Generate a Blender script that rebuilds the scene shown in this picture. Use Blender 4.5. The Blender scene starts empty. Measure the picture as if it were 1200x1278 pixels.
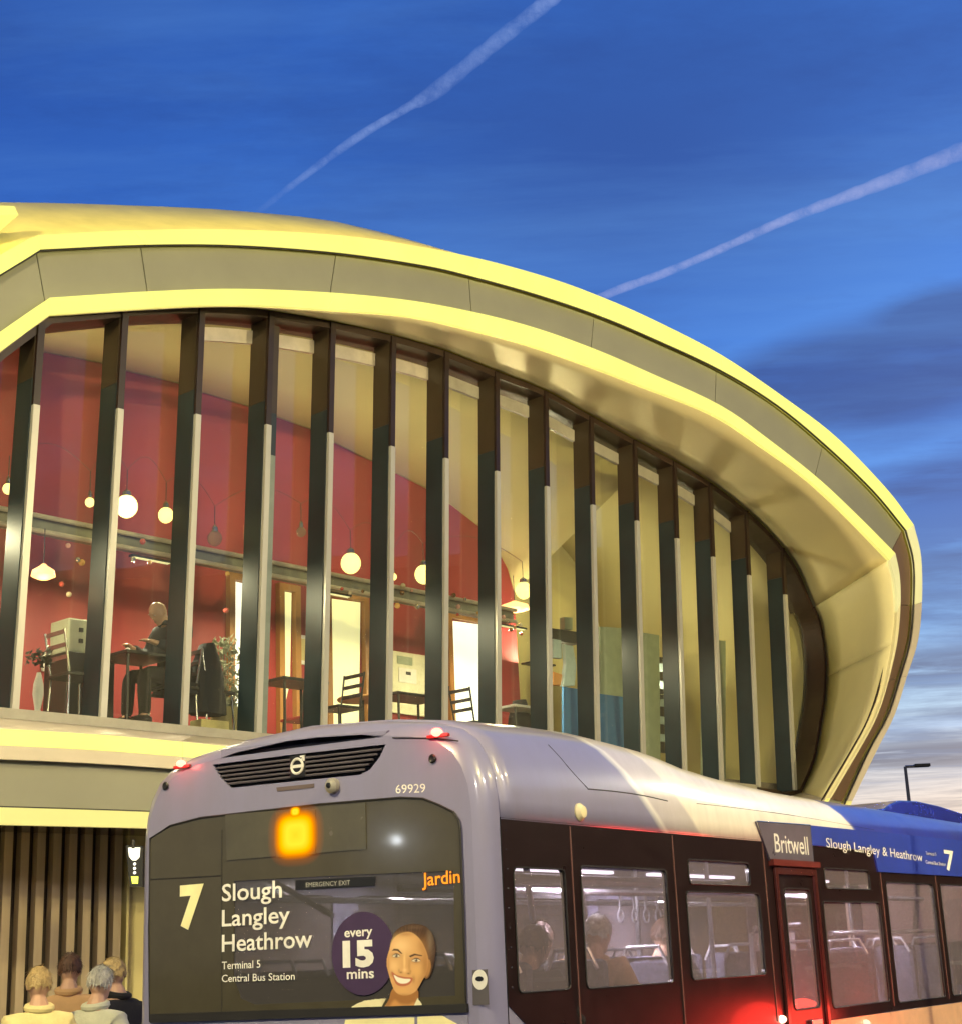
import bpy, bmesh, math, random
import numpy as np
from mathutils import Vector, Matrix
from mathutils.bvhtree import BVHTree
from mathutils.geometry import tessellate_polygon
random.seed(7)
C = bpy.context.scene
COL = C.collection
PI = math.pi
# ------------------------------------------------------------------ camera
FPX = 1950.0; PITCH = math.radians(16.0); ROLL = math.radians(-2.4)
EYE = Vector((0, 0, 1.6))
Fw = Vector((0, math.cos(PITCH), math.sin(PITCH)))
U0 = Vector((0, -math.sin(PITCH), math.cos(PITCH))); R0 = Vector((1, 0, 0))
Rt = R0*math.cos(ROLL) + U0*math.sin(ROLL); Up = -R0*math.sin(ROLL) + U0*math.cos(ROLL)
cd = bpy.data.cameras.new('camera'); cam = bpy.data.objects.new('camera', cd); COL.objects.link(cam)
cd.sensor_fit = 'HORIZONTAL'; cd.sensor_width = 36; cd.lens = 36*FPX/1200; cd.clip_end = 40000; cd.clip_start = .05
cam.matrix_world = Matrix(((Rt.x, Up.x, -Fw.x, EYE.x), (Rt.y, Up.y, -Fw.y, EYE.y), (Rt.z, Up.z, -Fw.z, EYE.z), (0, 0, 0, 1)))
C.camera = cam
C.view_settings.view_transform = 'Standard'; C.view_settings.look = 'None'
C.view_settings.exposure = 0; C.view_settings.gamma = 1; C.view_settings.use_curve_mapping = False
C.render.engine = 'CYCLES'
cy = C.cycles
cy.use_denoising = True; cy.max_bounces = 8; cy.diffuse_bounces = 3; cy.glossy_bounces = 4; cy.transmission_bounces = 6
cy.transparent_max_bounces = 24; cy.sample_clamp_indirect = 4; cy.caustics_reflective = False; cy.caustics_refractive = False

def ray(x, y): return Fw + Rt*((x-600)/FPX) - Up*((y-639)/FPX)
def hit(x, y, p0, n):
    d = ray(x, y); return EYE + d*((p0-EYE).dot(n)/d.dot(n))

# ------------------------------------------------------------------ world
W = bpy.data.worlds.new('World'); C.world = W; W.use_nodes = True
nt = W.node_tree; nt.nodes.clear()
def N_(nt, t, **k):
    n = nt.nodes.new(t)
    for a, v in k.items():
        if a == 'inp':
            for i, x in v.items(): n.inputs[i].default_value = x
        else: setattr(n, a, v)
    return n
def math_(nt, op, a, b=None, c=None, clamp=False):
    n = nt.nodes.new('ShaderNodeMath'); n.operation = op; n.use_clamp = clamp
    for i, v in enumerate((a, b, c)):
        if v is None: continue
        if isinstance(v, (int, float)): n.inputs[i].default_value = v
        else: nt.links.new(v, n.inputs[i])
    return n.outputs[0]
def mixc(nt, f, a, b, bt='MIX'):
    n = nt.nodes.new('ShaderNodeMix'); n.data_type = 'RGBA'; n.blend_type = bt
    for k, v in ((0, f), (6, a), (7, b)):
        if isinstance(v, (int, float)): n.inputs[k].default_value = v
        elif isinstance(v, (tuple, list)): n.inputs[k].default_value = tuple(v)+(1,) if len(v) == 3 else v
        else: nt.links.new(v, n.inputs[k])
    return n.outputs[2]
def ramp(nt, f, stops, interp='LINEAR'):
    n = nt.nodes.new('ShaderNodeValToRGB'); cr = n.color_ramp; cr.interpolation = interp
    while len(cr.elements) > 1: cr.elements.remove(cr.elements[-1])
    for i, (p, c) in enumerate(stops):
        e = cr.elements[0] if i == 0 else cr.elements.new(p)
        e.position = p; e.color = tuple(c)+(1,) if len(c) == 3 else c
    nt.links.new(f, n.inputs[0]); return n.outputs[0]
def lin(*c): return tuple(((v/255)/12.92 if v/255 <= .04045 else ((v/255+.055)/1.055)**2.4) for v in c)
tc = N_(nt, 'ShaderNodeTexCoord'); sep = N_(nt, 'ShaderNodeSeparateXYZ'); nt.links.new(tc.outputs['Generated'], sep.inputs[0])
z = sep.outputs[2]
elev = math_(nt, 'DIVIDE', math_(nt, 'ARCSINE', z), math.radians(60), clamp=True)
e_ = lambda d: d/60
base = ramp(nt, elev, [(0, lin(226, 208, 196)), (e_(4.6), lin(222, 212, 208)), (e_(6.2), lin(190, 200, 218)), (e_(8), lin(172, 206, 238)),
                       (e_(11), lin(118, 174, 234)), (e_(15), lin(82, 152, 240)), (e_(22), lin(56, 126, 222)), (e_(30), lin(44, 106, 198)), (e_(45), lin(30, 78, 165)), (1, lin(24, 60, 140))])
# the west (right) is brighter than the east (left)
az = math_(nt, 'ARCTAN2', sep.outputs[0], sep.outputs[1])
azf = math_(nt, 'MULTIPLY_ADD', math_(nt, 'COSINE', math_(nt, 'SUBTRACT', az, math.radians(35))), .5, .5, clamp=True)
side = ramp(nt, azf, [(0, (.30, .34, .45)), (.6, (.45, .5, .62)), (.78, (.48, .62, .80)), (.90, (.80, .90, .98)), (.97, (1.1, 1.1, 1.08)), (1, (1.12, 1.1, 1.08))])
base = mixc(nt, 1.0, base, side, 'MULTIPLY')
# cloud streaks laid on a plane overhead
mz = math_(nt, 'MAXIMUM', z, .03)
cx = math_(nt, 'DIVIDE', sep.outputs[0], mz); cy_ = math_(nt, 'DIVIDE', sep.outputs[1], mz)
cmb = N_(nt, 'ShaderNodeCombineXYZ'); nt.links.new(cx, cmb.inputs[0]); nt.links.new(cy_, cmb.inputs[1])
mp = N_(nt, 'ShaderNodeMapping'); mp.inputs['Rotation'].default_value = (0, 0, math.radians(-12)); mp.inputs['Scale'].default_value = (.48, .85, 1)
nt.links.new(cmb.outputs[0], mp.inputs[0])
n1 = N_(nt, 'ShaderNodeTexNoise', inp={'Scale': 1.1, 'Detail': 9.0, 'Roughness': .62, 'Distortion': .35}); nt.links.new(mp.outputs[0], n1.inputs['Vector'])
low = ramp(nt, elev, [(0, (.2,)*3), (e_(4), (.5,)*3), (e_(7), (1,)*3), (e_(17), (1,)*3), (e_(21), (.5,)*3), (e_(26), (.3,)*3), (1, (.25,)*3)])
cf = ramp(nt, n1.outputs[0], [(.44, (0,)*3), (.60, (1,)*3)])
cf = math_(nt, 'MULTIPLY', cf, low)
def blob(px, py, k, edge, fx=1.0, fz=1.0):
    d = ray(px, py).normalized()
    v = N_(nt, 'ShaderNodeVectorMath', operation='SUBTRACT'); nt.links.new(tc.outputs['Generated'], v.inputs[0]); v.inputs[1].default_value = d
    s = N_(nt, 'ShaderNodeVectorMath', operation='MULTIPLY'); nt.links.new(v.outputs[0], s.inputs[0]); s.inputs[1].default_value = (fx, .3, fz)
    l = N_(nt, 'ShaderNodeVectorMath', operation='LENGTH'); nt.links.new(s.outputs[0], l.inputs[0])
    return math_(nt, 'MULTIPLY', ramp(nt, math_(nt, 'MULTIPLY_ADD', n1.outputs[0], .06, math_(nt, 'SUBTRACT', l.outputs['Value'], .03)), [(0, (1,)*3), (edge, (0,)*3)], 'EASE'), k)
b1 = math_(nt, 'MULTIPLY', blob(1090, 478, 2.4, .12, .8, 2.0), ramp(nt, n1.outputs[0], [(.36, (.25,)*3), (.56, (1,)*3)]))
b2 = blob(800, 215, .9, .21, .62, 1.3)
b3 = blob(1190, 390, .7, .05, .8, 1.8)
b4 = blob(1180, 720, .6, .05, .8, 2.2)
dark = mixc(nt, 1.0, base, (.32, .39, .52), 'MULTIPLY')
dk = math_(nt, 'MAXIMUM', math_(nt, 'MAXIMUM', cf, b1), math_(nt, 'MAXIMUM', math_(nt, 'MAXIMUM', b2, b3), b4), clamp=True)
skyc = mixc(nt, math_(nt, 'MULTIPLY', dk, .95), base, dark)
n5 = N_(nt, 'ShaderNodeTexNoise', inp={'Scale': 3.2, 'Detail': 9.0, 'Roughness': .6, 'Distortion': .4}); nt.links.new(mp.outputs[0], n5.inputs['Vector'])
navy = mixc(nt, 1.0, base, (.24, .29, .40), 'MULTIPLY')
bank = math_(nt, 'MAXIMUM', math_(nt, 'MAXIMUM', blob(1075, 470, 3.2, .085, .8, 2.4), blob(1180, 395, 2.2, .05, .8, 2.2)), math_(nt, 'MAXIMUM', blob(1185, 600, 1.6, .06, .7, 3.0), math_(nt, 'MAXIMUM', blob(1190, 715, 2.4, .07, .6, 3.4), math_(nt, 'MAXIMUM', blob(1190, 830, 1.6, .07, .5, 4.5), blob(1180, 940, 1.4, .07, .5, 5.0)))), clamp=True)
skyc = mixc(nt, math_(nt, 'MULTIPLY', bank, ramp(nt, n5.outputs[0], [(.36, (.15,)*3), (.52, (1,)*3)])), skyc, navy)
# mottled mid-level texture
n4 = N_(nt, 'ShaderNodeTexNoise', inp={'Scale': 2.3, 'Detail': 9.0, 'Roughness': .68}); mp4 = N_(nt, 'ShaderNodeMapping'); mp4.inputs['Rotation'].default_value = (0, 0, math.radians(-25)); mp4.inputs['Scale'].default_value = (.9, 1.5, 1); nt.links.new(cmb.outputs[0], mp4.inputs[0]); nt.links.new(mp4.outputs[0], n4.inputs['Vector'])
skyc = mixc(nt, ramp(nt, n4.outputs[0], [(.46, (0,)*3), (.72, (.55,)*3)]), skyc, dark)
# thin bright veils
mp2 = N_(nt, 'ShaderNodeMapping'); mp2.inputs['Rotation'].default_value = (0, 0, math.radians(24)); mp2.inputs['Scale'].default_value = (.35, 1.5, 1); mp2.inputs['Location'].default_value = (3, 1, 0)
nt.links.new(cmb.outputs[0], mp2.inputs[0])
n2 = N_(nt, 'ShaderNodeTexNoise', inp={'Scale': .8, 'Detail': 8.0, 'Roughness': .62}); nt.links.new(mp2.outputs[0], n2.inputs['Vector'])
vf = ramp(nt, n2.outputs[0], [(.5, (0,)*3), (.75, (.42,)*3)])
skyc = mixc(nt, vf, skyc, lin(98, 158, 232))
skyn = N_(nt, 'ShaderNodeTexSky'); skyn.sky_type = 'NISHITA'; skyn.sun_disc = False
SUN_EL, SUN_AZ = math.radians(2.0), math.radians(38)
skyn.sun_elevation = SUN_EL; skyn.sun_rotation = SUN_AZ
bg = N_(nt, 'ShaderNodeBackground', inp={'Strength': 1.0}); nt.links.new(skyc, bg.inputs[0])
bgn = N_(nt, 'ShaderNodeBackground', inp={'Strength': .03}); nt.links.new(skyn.outputs[0], bgn.inputs[0])
ad = N_(nt, 'ShaderNodeAddShader'); nt.links.new(bg.outputs[0], ad.inputs[0]); nt.links.new(bgn.outputs[0], ad.inputs[1])
wo = N_(nt, 'ShaderNodeOutputWorld'); nt.links.new(ad.outputs[0], wo.inputs[0])
sd = bpy.data.lights.new('sun', 'SUN'); sd.energy = .12; sd.angle = math.radians(10); sd.color = (1, .8, .7)
so = bpy.data.objects.new('sun', sd); COL.objects.link(so)
sdir = Vector((math.sin(SUN_AZ)*math.cos(SUN_EL), math.cos(SUN_AZ)*math.cos(SUN_EL), math.sin(SUN_EL)))
so.rotation_euler = (-sdir).to_track_quat('-Z', 'Y').to_euler()

# ------------------------------------------------------------------ materials
def mat(name, col, rough=.5, metal=0, var=.12, scale=6, bump=0, coat=0, emit=None, es=0, grain=0, streak=False, spec=.5, rvar=.15):
    m = bpy.data.materials.new(name); m.use_nodes = True; t = m.node_tree
    b = t.nodes['Principled BSDF']
    b.inputs['Roughness'].default_value = rough; b.inputs['Metallic'].default_value = metal
    b.inputs['Coat Weight'].default_value = coat; b.inputs['Coat Roughness'].default_value = .06; b.inputs['Specular IOR Level'].default_value = spec
    tcn = N_(t, 'ShaderNodeTexCoord')
    mpn = N_(t, 'ShaderNodeMapping'); t.links.new(tcn.outputs['Object'], mpn.inputs[0])
    if streak: mpn.inputs['Scale'].default_value = (1, 1, .12)
    nz = N_(t, 'ShaderNodeTexNoise', inp={'Scale': float(scale), 'Detail': 6.0, 'Roughness': .6}); t.links.new(mpn.outputs[0], nz.inputs['Vector'])
    lo = tuple(c*(1-var) for c in col); hi = tuple(min(1, c*(1+var)) for c in col)
    cr = ramp(t, nz.outputs[0], [(.3, lo), (.7, hi)])
    t.links.new(cr, b.inputs['Base Color'])
    rr = math_(t, 'MULTIPLY_ADD', nz.outputs[0], rvar, max(0, rough-rvar/2)); t.links.new(rr, b.inputs['Roughness'])
    if bump:
        bn = N_(t, 'ShaderNodeBump', inp={'Strength': bump, 'Distance': .01}); n3 = N_(t, 'ShaderNodeTexNoise', inp={'Scale': float(grain or scale*6), 'Detail': 4.0})
        t.links.new(tcn.outputs['Object'], n3.inputs['Vector']); t.links.new(n3.outputs[0], bn.inputs['Height']); t.links.new(bn.outputs[0], b.inputs['Normal'])
    if emit:
        b.inputs['Emission Color'].default_value = tuple(emit)+(1,); b.inputs['Emission Strength'].default_value = es
    return m
def glass(name, tint, refl=1.0, rough=0.0, body=0.0, bodycol=(.05, .05, .05), ior=1.5):
    """thin pane: tinted see-through, fresnel mirror on top, and an optional film of its own"""
    m = bpy.data.materials.new(name); m.use_nodes = True; t = m.node_tree; t.nodes.clear()
    tr = N_(t, 'ShaderNodeBsdfTransparent'); tr.inputs[0].default_value = tuple(tint)+(1,)
    df = N_(t, 'ShaderNodeBsdfDiffuse'); df.inputs[0].default_value = tuple(bodycol)+(1,)
    gl = N_(t, 'ShaderNodeBsdfGlossy', inp={'Roughness': rough}); gl.inputs[0].default_value = (refl, refl, refl, 1)
    fr = N_(t, 'ShaderNodeFresnel', inp={'IOR': ior}); gm = N_(t, 'ShaderNodeNewGeometry')
    t.links.new(math_(t, 'MULTIPLY_ADD', gm.outputs['Backfacing'], 1/ior-ior, ior), fr.inputs['IOR'])
    tcn = N_(t, 'ShaderNodeTexCoord'); nz = N_(t, 'ShaderNodeTexNoise', inp={'Scale': .9, 'Detail': 1.0}); t.links.new(tcn.outputs['Object'], nz.inputs['Vector'])
    bn = N_(t, 'ShaderNodeBump', inp={'Strength': .05, 'Distance': .05}); t.links.new(nz.outputs[0], bn.inputs['Height']); t.links.new(bn.outputs[0], gl.inputs['Normal'])
    m1 = N_(t, 'ShaderNodeMixShader'); m1.inputs[0].default_value = body; t.links.new(tr.outputs[0], m1.inputs[1]); t.links.new(df.outputs[0], m1.inputs[2])
    m2 = N_(t, 'ShaderNodeMixShader'); t.links.new(fr.outputs[0], m2.inputs[0]); t.links.new(m1.outputs[0], m2.inputs[1]); t.links.new(gl.outputs[0], m2.inputs[2])
    o = N_(t, 'ShaderNodeOutputMaterial'); t.links.new(m2.outputs[0], o.inputs[0]); return m
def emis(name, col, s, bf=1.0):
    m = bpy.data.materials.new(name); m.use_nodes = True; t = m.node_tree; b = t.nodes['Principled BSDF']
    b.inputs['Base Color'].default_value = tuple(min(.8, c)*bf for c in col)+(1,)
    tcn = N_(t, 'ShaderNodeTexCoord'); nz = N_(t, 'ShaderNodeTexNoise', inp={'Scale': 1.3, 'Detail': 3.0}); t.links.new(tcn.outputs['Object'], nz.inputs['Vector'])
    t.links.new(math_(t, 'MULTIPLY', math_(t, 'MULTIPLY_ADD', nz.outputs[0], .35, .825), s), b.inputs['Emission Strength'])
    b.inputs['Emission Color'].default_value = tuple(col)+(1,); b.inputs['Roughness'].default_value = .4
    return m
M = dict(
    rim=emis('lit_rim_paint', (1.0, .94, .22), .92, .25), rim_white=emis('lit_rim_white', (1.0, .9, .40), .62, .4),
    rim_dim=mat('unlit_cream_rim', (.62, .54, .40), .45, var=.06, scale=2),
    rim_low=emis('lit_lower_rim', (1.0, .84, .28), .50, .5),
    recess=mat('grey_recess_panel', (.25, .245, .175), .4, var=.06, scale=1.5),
    recess_shade=mat('shaded_recess_panel', (.16, .10, .06), .4, var=.1, scale=1.5),  # shadow at the right end of the recess put into the colour
    joint=mat('dark_joint', (.02, .017, .012), .6),
    soffit=mat('champagne_soffit', (.84, .73, .44), .36, metal=.28, var=.03, scale=.8, rvar=.03),
    reveal=mat('cream_reveal', (.88, .80, .46), .45, var=.05, scale=1.0),
    roof=mat('cream_roof_cladding', (.88, .76, .24), .4, var=.1, scale=2),
    fin_navy=mat('sky_toned_fin_side', (.014, .026, .032), .40, var=.3, scale=1.4),  # navy stands for sky reflected in the fin side
    fin_brown=mat('brow_shaded_fin_side', (.040, .027, .015), .42, var=.2, scale=1.4),  # shade and reflection of the overhang painted as brown
    fin_front=mat('brow_shaded_cap', (.018, .008, .006), .4, var=.2),  # cap front darkened by colour where the overhang shades it
    cap=mat('satin_aluminium_cap', (.44, .43, .38), .35, metal=.2, var=.06, streak=True),
    frame=mat('dark_bronze_frame', (.035, .02, .014), .35, var=.2),
    sill=mat('grey_sill', (.34, .32, .26), .4),
    grey_green=mat('grey_green_panel', (.22, .26, .22), .4),
    pane=glass('facade_glass', (.93, .95, .92), .9, ior=1.5, body=.035, bodycol=(.55, .50, .38)),  # pale film imitates the lamp haze over the panes
    cream=mat('cream_plaster', (.60, .52, .24), .8, var=.05, scale=.6),
    ceiling=mat('cream_ceiling', (.60, .52, .24), .7, var=.05, scale=.5),
    red=mat('red_wall_paint', (.31, .028, .030), .55, var=.12, scale=.7),
    floor=mat('cafe_floor', (.25, .2, .15), .4),
    beam=mat('grey_beam', (.20, .20, .16), .5), rail=mat('pale_rail', (.62, .56, .46), .35, metal=.3),
    slat=mat('timber_slat', (.38, .30, .20), .5, var=.18, scale=5, streak=True), void=mat('dark_void', (.03, .018, .01), .7),
    under=mat('bronze_underside', (.10, .07, .045), .12, var=.1),
    black=mat('black_plastic', (.012, .012, .013), .4), white=mat('white_paint', (.75, .74, .70), .4),
    steel=mat('tubular_steel', (.45, .45, .44), .25, metal=.9), wood=mat('door_frame_wood', (.40, .19, .05), .45, streak=True),
    door=mat('pale_yellow_door', (.70, .66, .25), .5), paper=mat('paper', (.8, .78, .7), .7),
    navy_cloth=mat('navy_cloth', (.012, .018, .032), .9, bump=.3), black_cloth=mat('black_cloth', (.010, .009, .010), .9, bump=.3),
    skin=mat('skin', (.55, .33, .22), .5), cream_cloth=mat('cream_cloth', (.78, .66, .30), .9, bump=.3, scale=9), grey_cloth=mat('pale_grey_cloth', (.55, .55, .42), .9, bump=.3, scale=9),
    tan_cloth=mat('tan_cloth', (.5, .3, .14), .9), blond=mat('blond_hair', (.50, .36, .16), .6, scale=60, var=.22), brown_hair=mat('brown_hair', (.09, .04, .02), .6, scale=40, var=.4),
    grey_hair=mat('grey_hair', (.5, .48, .42), .6, scale=40, var=.3),
    blue_panel=mat('blue_panel', (.05, .19, .44), .5), grey_panel=mat('grey_green_partition', (.32, .38, .27), .6),
    pale_blue=mat('pale_blue_cloth', (.45, .58, .62), .85), leaf=mat('grey_green_leaf', (.13, .16, .07), .6, var=.4, scale=14), orange=mat('orange_cloth', (.6, .28, .08), .8),
    asphalt=mat('asphalt', (.05, .05, .052), .85, var=.2, scale=30, bump=.4), paving=mat('paving', (.24, .23, .21), .8, var=.12, scale=10), kerb=mat('kerb_stone', (.3, .29, .27), .8),
    bulb=emis('bulb_glow', (1.0, .80, .26), 2.3), bulb_hot=emis('bulb_glow_bright', (1.0, .85, .28), 4.5), shade_glow=emis('orange_shade_glow', (1.0, .52, .20), 2.6),
    clear=glass('clear_bulb_glass', (.85, .8, .7), .5, body=.30, bodycol=(.6, .5, .4)),
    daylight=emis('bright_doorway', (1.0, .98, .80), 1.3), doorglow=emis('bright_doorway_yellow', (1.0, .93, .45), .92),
    # bus
    dark_trim=mat('gloss_black_trim', (.020, .012, .012), .12, var=.15, coat=.5), rubber=mat('rubber_seal', (.015, .014, .014), .6),
    bus_grey=mat('bus_interior_grey', (.5, .5, .55), .5), bus_floor=mat('bus_floor', (.1, .1, .11), .6), seat=mat('bus_seat_moquette', (.08, .08, .12), .9, scale=30, var=.5),
    pole=mat('grab_pole', (.72, .72, .76), .25, metal=.2), print_dark=mat('printed_olive_film', (.068, .060, .036), .16, var=.08, coat=.4),
    bus_glass=glass('bus_side_glass', (.74, .68, .72), .8, body=.19, bodycol=(.50, .44, .48)),  # pale film imitates hazy light in the side windows
    rear_glass=glass('bus_rear_glass', (.50, .47, .45), .8, body=.35, bodycol=(.16, .15, .15)),
    print_white=mat('white_print', (.86, .84, .78), .4, emit=(1, .97, .85), es=.0), print_yellow=mat('cream_print', (.95, .88, .48), .4),
    amber=emis('amber_led', (1.0, .58, .01), 1.25), amber_dim=emis('amber_reflected_word', (1.0, .26, .01), .8), red_lens=emis('red_lamp_lens', (1.0, .10, .07), 9.0), red_hot=emis('added_red_core', (1.0, .35, .25), 7.0),
    tube=emis('interior_strip_light', (.95, .93, 1.0), 4.0), purple=mat('purple_print', (.062, .036, .088), .35), louvre=mat('black_grille', (.012, .011, .012), .45),
    lilac=mat('lilac_paint', (.26, .25, .36), .26, var=.03, coat=.6), chrome=mat('chrome', (.7, .7, .68), .15, metal=1), sign_grey=mat('sign_grey_film', (.14, .12, .16), .3, coat=.3),
    sign_blue=mat('sign_blue_film', (.025, .05, .36), .45), blue_paint=mat('royal_blue_paint', (.02, .035, .32), .25, coat=.6), red_paint=mat('red_trim', (.35, .02, .02), .3),
    tile_red=mat('maroon_gloss_panel', (.016, .008, .008), .30, var=.2, coat=.25), cream_paint=mat('cream_skirt_paint', (.75, .45, .28), .3, coat=.4),
)
def livery():
    m = bpy.data.materials.new('bus_livery_paint'); m.use_nodes = True; t = m.node_tree; b = t.nodes['Principled BSDF']
    tcn = N_(t, 'ShaderNodeTexCoord'); s = N_(t, 'ShaderNodeSeparateXYZ'); t.links.new(tcn.outputs['Object'], s.inputs[0])
    # local x = across, y = forward, z = up : slanting bands of colour running forward along the body
    v = math_(t, 'MULTIPLY_ADD', s.outputs[2], LIV_K, s.outputs[1])
    v = math_(t, 'DIVIDE', v, 12.0)
    L = lambda q: (q + LIV_K*2.35)/12.0
    li = (.24, .23, .365); l2 = (.56, .52, .56); cr = (.90, .84, .74); bl = (.022, .04, .36)
    st = [(0, li), (L(2.05), li), (L(2.06), (.82, .8, .78)), (L(2.13), (.82, .8, .78)), (L(2.14), l2), (L(2.60), (.6, .56, .56)), (L(2.61), cr), (L(5.60), cr), (L(5.62), bl), (1, bl)]
    c = ramp(t, v, st, 'LINEAR')
    mpd = N_(t, 'ShaderNodeMapping'); mpd.inputs['Scale'].default_value = (1, 1, .25); t.links.new(tcn.outputs['Object'], mpd.inputs[0])
    nd = N_(t, 'ShaderNodeTexNoise', inp={'Scale': 5.0, 'Detail': 8.0, 'Roughness': .7}); t.links.new(mpd.outputs[0], nd.inputs['Vector'])
    c = mixc(t, ramp(t, nd.outputs[0], [(.42, (0,)*3), (.75, (.22,)*3)]), c, (.18, .16, .15)); t.links.new(c, b.inputs['Base Color'])
    b.inputs['Roughness'].default_value = .3; b.inputs['Coat Weight'].default_value = .7; b.inputs['Coat Roughness'].default_value = .09
    nz = N_(t, 'ShaderNodeTexNoise', inp={'Scale': 3.0, 'Detail': 5.0}); t.links.new(tcn.outputs['Object'], nz.inputs['Vector'])
    t.links.new(math_(t, 'MULTIPLY_ADD', nz.outputs[0], .12, .26), b.inputs['Roughness'])
    return m
LIV_K = 1.1
M['livery'] = livery()

# ------------------------------------------------------------------ object helpers
ROOTS = {}
def tag(o, label=None, cat=None, group=None, kind=None):
    if label: o['label'] = label
    if cat: o['category'] = cat
    if group: o['group'] = group
    if kind: o['kind'] = kind
    return o
def empty(name, loc, rz=0, label=None, cat=None, group=None):
    o = bpy.data.objects.new(name, None); COL.objects.link(o); o.location = loc; o.rotation_euler = (0, 0, rz); o.empty_display_size = .2
    ROOTS[o] = (Matrix.Translation(Vector(loc)) @ Matrix.Rotation(rz, 4, 'Z')).inverted()
    return tag(o, label, cat, group)
def inv_of(p):
    while p is not None:
        if p in ROOTS: return ROOTS[p]
        p = p.parent
    return Matrix.Identity(4)
def link_mesh(name, me, mats, parent=None, smooth=False, world=True):
    for m in (mats if isinstance(mats, (list, tuple)) else [mats]): me.materials.append(M[m] if isinstance(m, str) else m)
    if parent is not None and world: me.transform(inv_of(parent))
    if smooth:
        me.polygons.foreach_set('use_smooth', [True]*len(me.polygons))
    o = bpy.data.objects.new(name, me); COL.objects.link(o)
    if parent is not None: o.parent = parent
    return o
class MB:
    def __init__(s): s.v = []; s.f = []; s.mi = []; s.cur = 0
    def add(s, vs, fs):
        b = len(s.v); s.v += [Vector(q) for q in vs]; s.f += [tuple(b+i for i in f) for f in fs]; s.mi += [s.cur]*len(fs); return s
    def box(s, c, ax, ay, az):
        """box around c with half-extent vectors"""
        c = Vector(c); vs = [c+ax*i+ay*j+az*k for k in (-1, 1) for j in (-1, 1) for i in (-1, 1)]
        return s.add(vs, [(0, 2, 3, 1), (4, 5, 7, 6), (0, 1, 5, 4), (2, 6, 7, 3), (0, 4, 6, 2), (1, 3, 7, 5)])
    def bx(s, x0, x1, y0, y1, z0, z1):
        return s.box(((x0+x1)/2, (y0+y1)/2, (z0+z1)/2), Vector((abs(x1-x0)/2, 0, 0)), Vector((0, abs(y1-y0)/2, 0)), Vector((0, 0, abs(z1-z0)/2)))
    def prism(s, pts, t, holes=()):
        """extrude a 3-D polygon (with holes) by vector t"""
        loops = [[Vector(p) for p in pts]] + [[Vector(p) for p in h] for h in holes]
        flat = [p for l in loops for p in l]; n = len(flat); tri = tessellate_polygon(loops)
        t = Vector(t); fs = []
        nrm = Vector((0, 0, 0))
        for a, b, c in tri: nrm += (flat[b]-flat[a]).cross(flat[c]-flat[a])
        flip = nrm.dot(t) > 0
        for a, b, c in tri:
            fs.append((a, c, b) if flip else (a, b, c)); fs.append((a+n, b+n, c+n) if flip else (a+n, c+n, b+n))
        o = 0
        for l in loops:
            k = len(l)
            for i in range(k): j = (i+1) % k; fs.append((o+i, o+j, o+j+n, o+i+n))
            o += k
        return s.add(flat+[p+t for p in flat], fs)
    def sheet(s, pts, holes=()):
        loops = [[Vector(p) for p in pts]] + [[Vector(p) for p in h] for h in holes]
        flat = [p for l in loops for p in l]; return s.add(flat, [tuple(x) for x in tessellate_polygon(loops)])
    def tube(s, pts, r, n=8, closed=False, caps=True):
        pts = [Vector(p) for p in pts]; rs = r if isinstance(r, (list, tuple)) else [r]*len(pts); b = len(s.v); m = len(pts); up = Vector((.123, .2, 1)).normalized(); vs = []
        for i, p in enumerate(pts):
            a = pts[i-1] if (i or closed) else p; c = pts[(i+1) % m] if (i < m-1 or closed) else p
            t = (c-a).normalized(); x = t.cross(up)
            if x.length < .05: x = t.cross(Vector((1, 0, 0)))
            x.normalize(); y = t.cross(x)
            vs += [p+(x*math.cos(2*PI*k/n)+y*math.sin(2*PI*k/n))*rs[i] for k in range(n)]
        fs = []
        for i in range(m if closed else m-1):
            for k in range(n): j = (k+1) % n; i2 = (i+1) % m; fs.append((i*n+k, i*n+j, i2*n+j, i2*n+k))
        if caps and not closed: fs += [tuple(range(n))[::-1], tuple((m-1)*n+k for k in range(n))]
        return s.add(vs, fs)
    def lathe(s, c, prof, n=20, axis=None):
        """prof = [(radius, height)] about c, along axis"""
        c = Vector(c); az = (Vector(axis) if axis is not None else Vector((0, 0, 1))).normalized()
        ax = az.orthogonal().normalized(); ay = az.cross(ax)
        vs = [c+(ax*math.cos(2*PI*k/n)+ay*math.sin(2*PI*k/n))*r+az*h for r, h in prof for k in range(n)]; m = len(prof)
        fs = [(i*n+k, i*n+(k+1) % n, (i+1)*n+(k+1) % n, (i+1)*n+k) for i in range(m-1) for k in range(n)]
        fs += [tuple(range(n))[::-1], tuple((m-1)*n+k for k in range(n))]
        return s.add(vs, fs)
    def ball(s, c, r, n=16, sx=1, sy=1, sz=1):
        c = Vector(c); m = n//2; vs = []; fs = []
        for i in range(m+1):
            a = PI*i/m
            for k in range(n): b = 2*PI*k/n; vs.append(c+Vector((r*sx*math.sin(a)*math.cos(b), r*sy*math.sin(a)*math.sin(b), r*sz*math.cos(a))))
        for i in range(m):
            for k in range(n): j = (k+1) % n; fs.append((i*n+k, (i+1)*n+k, (i+1)*n+j, i*n+j))
        return s.add(vs, fs)
    def loft(s, rows):
        n = len(rows[0]); fs = [(i*n+k, i*n+k+1, (i+1)*n+k+1, (i+1)*n+k) for i in range(len(rows)-1) for k in range(n-1)]
        return s.add([p for r in rows for p in r], fs)
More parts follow.
